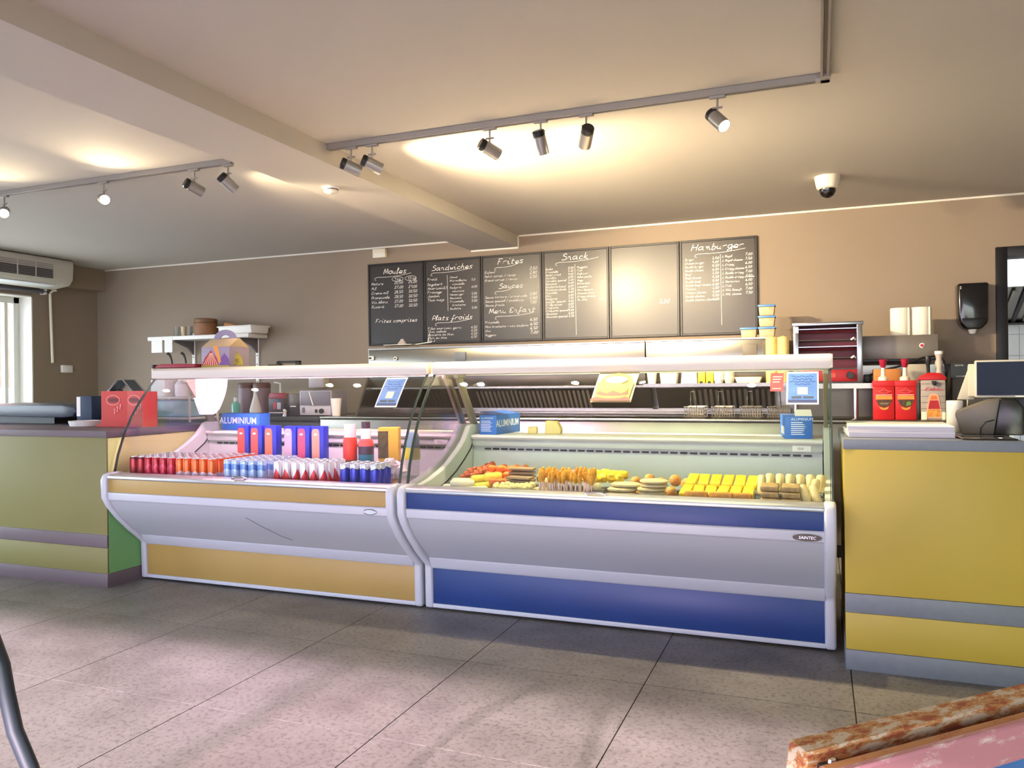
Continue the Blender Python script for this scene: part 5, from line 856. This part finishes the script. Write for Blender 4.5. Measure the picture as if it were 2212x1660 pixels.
t = T('steel_table', 'white and steel kitchen table seen low through the doorway', 'table', (1.75, 7.4, 0), world=True); t.p('top', B().box(1.35, 2.6, 7.1, 7.7, .88, .92), WHITE, .003); t.p('shelf', B().box(1.37, 2.58, 7.12, 7.68, .5, .53), WHITE)
for x in (1.4, 2.55):
    for y in (7.15, 7.65): t.p('leg', B().box(x-.02, x+.02, y-.02, y+.02, 0, .88), CHROME)
# ================================================================ FOREGROUND
tx, ty = math.cos(math.pi/4), math.sin(math.pi/4)
t = T('pavement_sign', 'weathered folding pavement sign with worn red wood frame and blue panel', 'pavement sign', (-.04, 1.03, 0), math.radians(44.5))
WORN = worn_mat('worn_red_wood', '8e4a2c', 'a87844', 'b8a88f', .44, 22); PINK = worn_mat('worn_pink_wood', 'b27a80', 'bf9a98', 'cdbdb4', .55, 16); BRN = worn_mat('worn_brown_edge', 'a56f3e', '96552c', 'cfb596', .55, 22)
L_, H_ = .72, .75; an = .20   # local: x along the sign, -y towards the camera side
def panel(sy, y0, fm_, pm, nm, H_, rh):
    e = bpy.data.objects.new(nm, None); 
    prt = B().box(0, L_, -.016, .016, -rh, 0).build(nm+'_top_rail', fm_, t.o, .003, seg=1); M4 = Matrix.Translation((0, y0, H_)) @ Matrix.Rotation(sy*an, 4, 'X'); prt.matrix_local = M4
    for x0 in (0, L_-.07): q = B().box(x0, x0+.07, -.015, .015, -.76, -rh).build(nm+'_stile', fm_, t.o, .003, seg=1); q.matrix_local = M4
    q = B().box(.07, L_-.07, -.015, .015, -.66, -.60).build(nm+'_bottom_rail', fm_, t.o, .003, seg=1); q.matrix_local = M4
    q = B().box(.068, L_-.068, -.009, .007, -.605, -rh+.003).build(nm+'_panel', pm, t.o); q.matrix_local = M4
bpy_n = None
panel(.9, -.016, WORN, M('panel_dark', '4a2420', .6), 'rear', .75, .075)
panel(-.9, -.062, PINK, M('panel_blue', '3f6fa8', .6, var=.15, vscale=14), 'front', .742, .044)
t.p('front_edge', B().box(.002, L_, -.069, -.052, .738, .7425), BRN, .001); t.p('hinge', B().box(.012, .045, -.048, -.034, .70, .736), M('hinge_metal', '3a4648', .3, .7), .003); t.p('hinge_screw', B().lathe([(0, 0), (.006, 0), (.005, .004), (0, .004)], 10, (.03, -.041, .736), cap=False), CHROME); t.p('hinge', B().box(L_-.045, L_-.012, -.048, -.034, .70, .736), M('hinge_metal'), .003)
t = T('wire_chair', 'thin dark hoop-backed chair cut off at the lower left corner', 'chair', (-1.05, .36, 0), world=True); TUB = M('chair_tube', '2b343c', .4)
t.p('back_hoop', B().tube([(-.735, .585, .47), (-.742, .585, .62), (-.758, .585, .73), (-.783, .585, .796), (-.806, .585, .832), (-.818, .585, .870), (-.825, .585, .90), (-.835, .58, .935), (-.87, .56, .965), (-.95, .50, .98), (-1.06, .41, .985), (-1.16, .32, .97), (-1.22, .26, .93), (-1.25, .22, .85), (-1.26, .20, .7), (-1.25, .21, .47)], .0082, 12), TUB, smooth=True)
t.p('seat', B().lathe([(.0005, .455), (.2, .455), (.215, .465), (.2, .478), (.0005, .48)], 28, (-1.09, .28, 0), cap=False), M('chair_seat', '3a4048', .6), smooth=True)
for x, y in ((-.92, .40), (-1.24, .42), (-.95, .14), (-1.27, .16)): t.p('leg', B().tube([(x, y, .456), (x+(x+1.09)*.25, y+(y-.28)*.25, .006)], .009, 8), TUB, smooth=True)
for p in ((-.735, .585), (-1.25, .21)): t.p('hoop_stay', B().tube([(p[0], p[1], .47), (-1.09+(p[0]+1.09)*.5, .28+(p[1]-.28)*.5, .466)], .008, 8), TUB, smooth=True)
# a brick house across the street, outside the left window
bh = T('brick_house', 'red brick house front seen through the left window', 'building', (-12, 8.5, 0), world=True); bh.p('wall', B().box(-13, -12, 8.05, 8.75, -.5, 6), M('red_brick', 'b0685c', .8, var=.15, vscale=6)); bh.p('corner_post', B().box(-12.0, -11.95, 8.0, 8.08, -.5, 6), M('post_dark', '4a4650', .6)); bh.p('plinth', B().box(-12.98, -11.94, 8.03, 8.78, -.5, 1.2), PAPER)
struct('ground', B().box(-40, 40, -40, YF-.35, -.25, -.12).box(-40, XL-.32, YF-.35, 40, -.25, -.12), M('street', 'a9a8a4', .9))
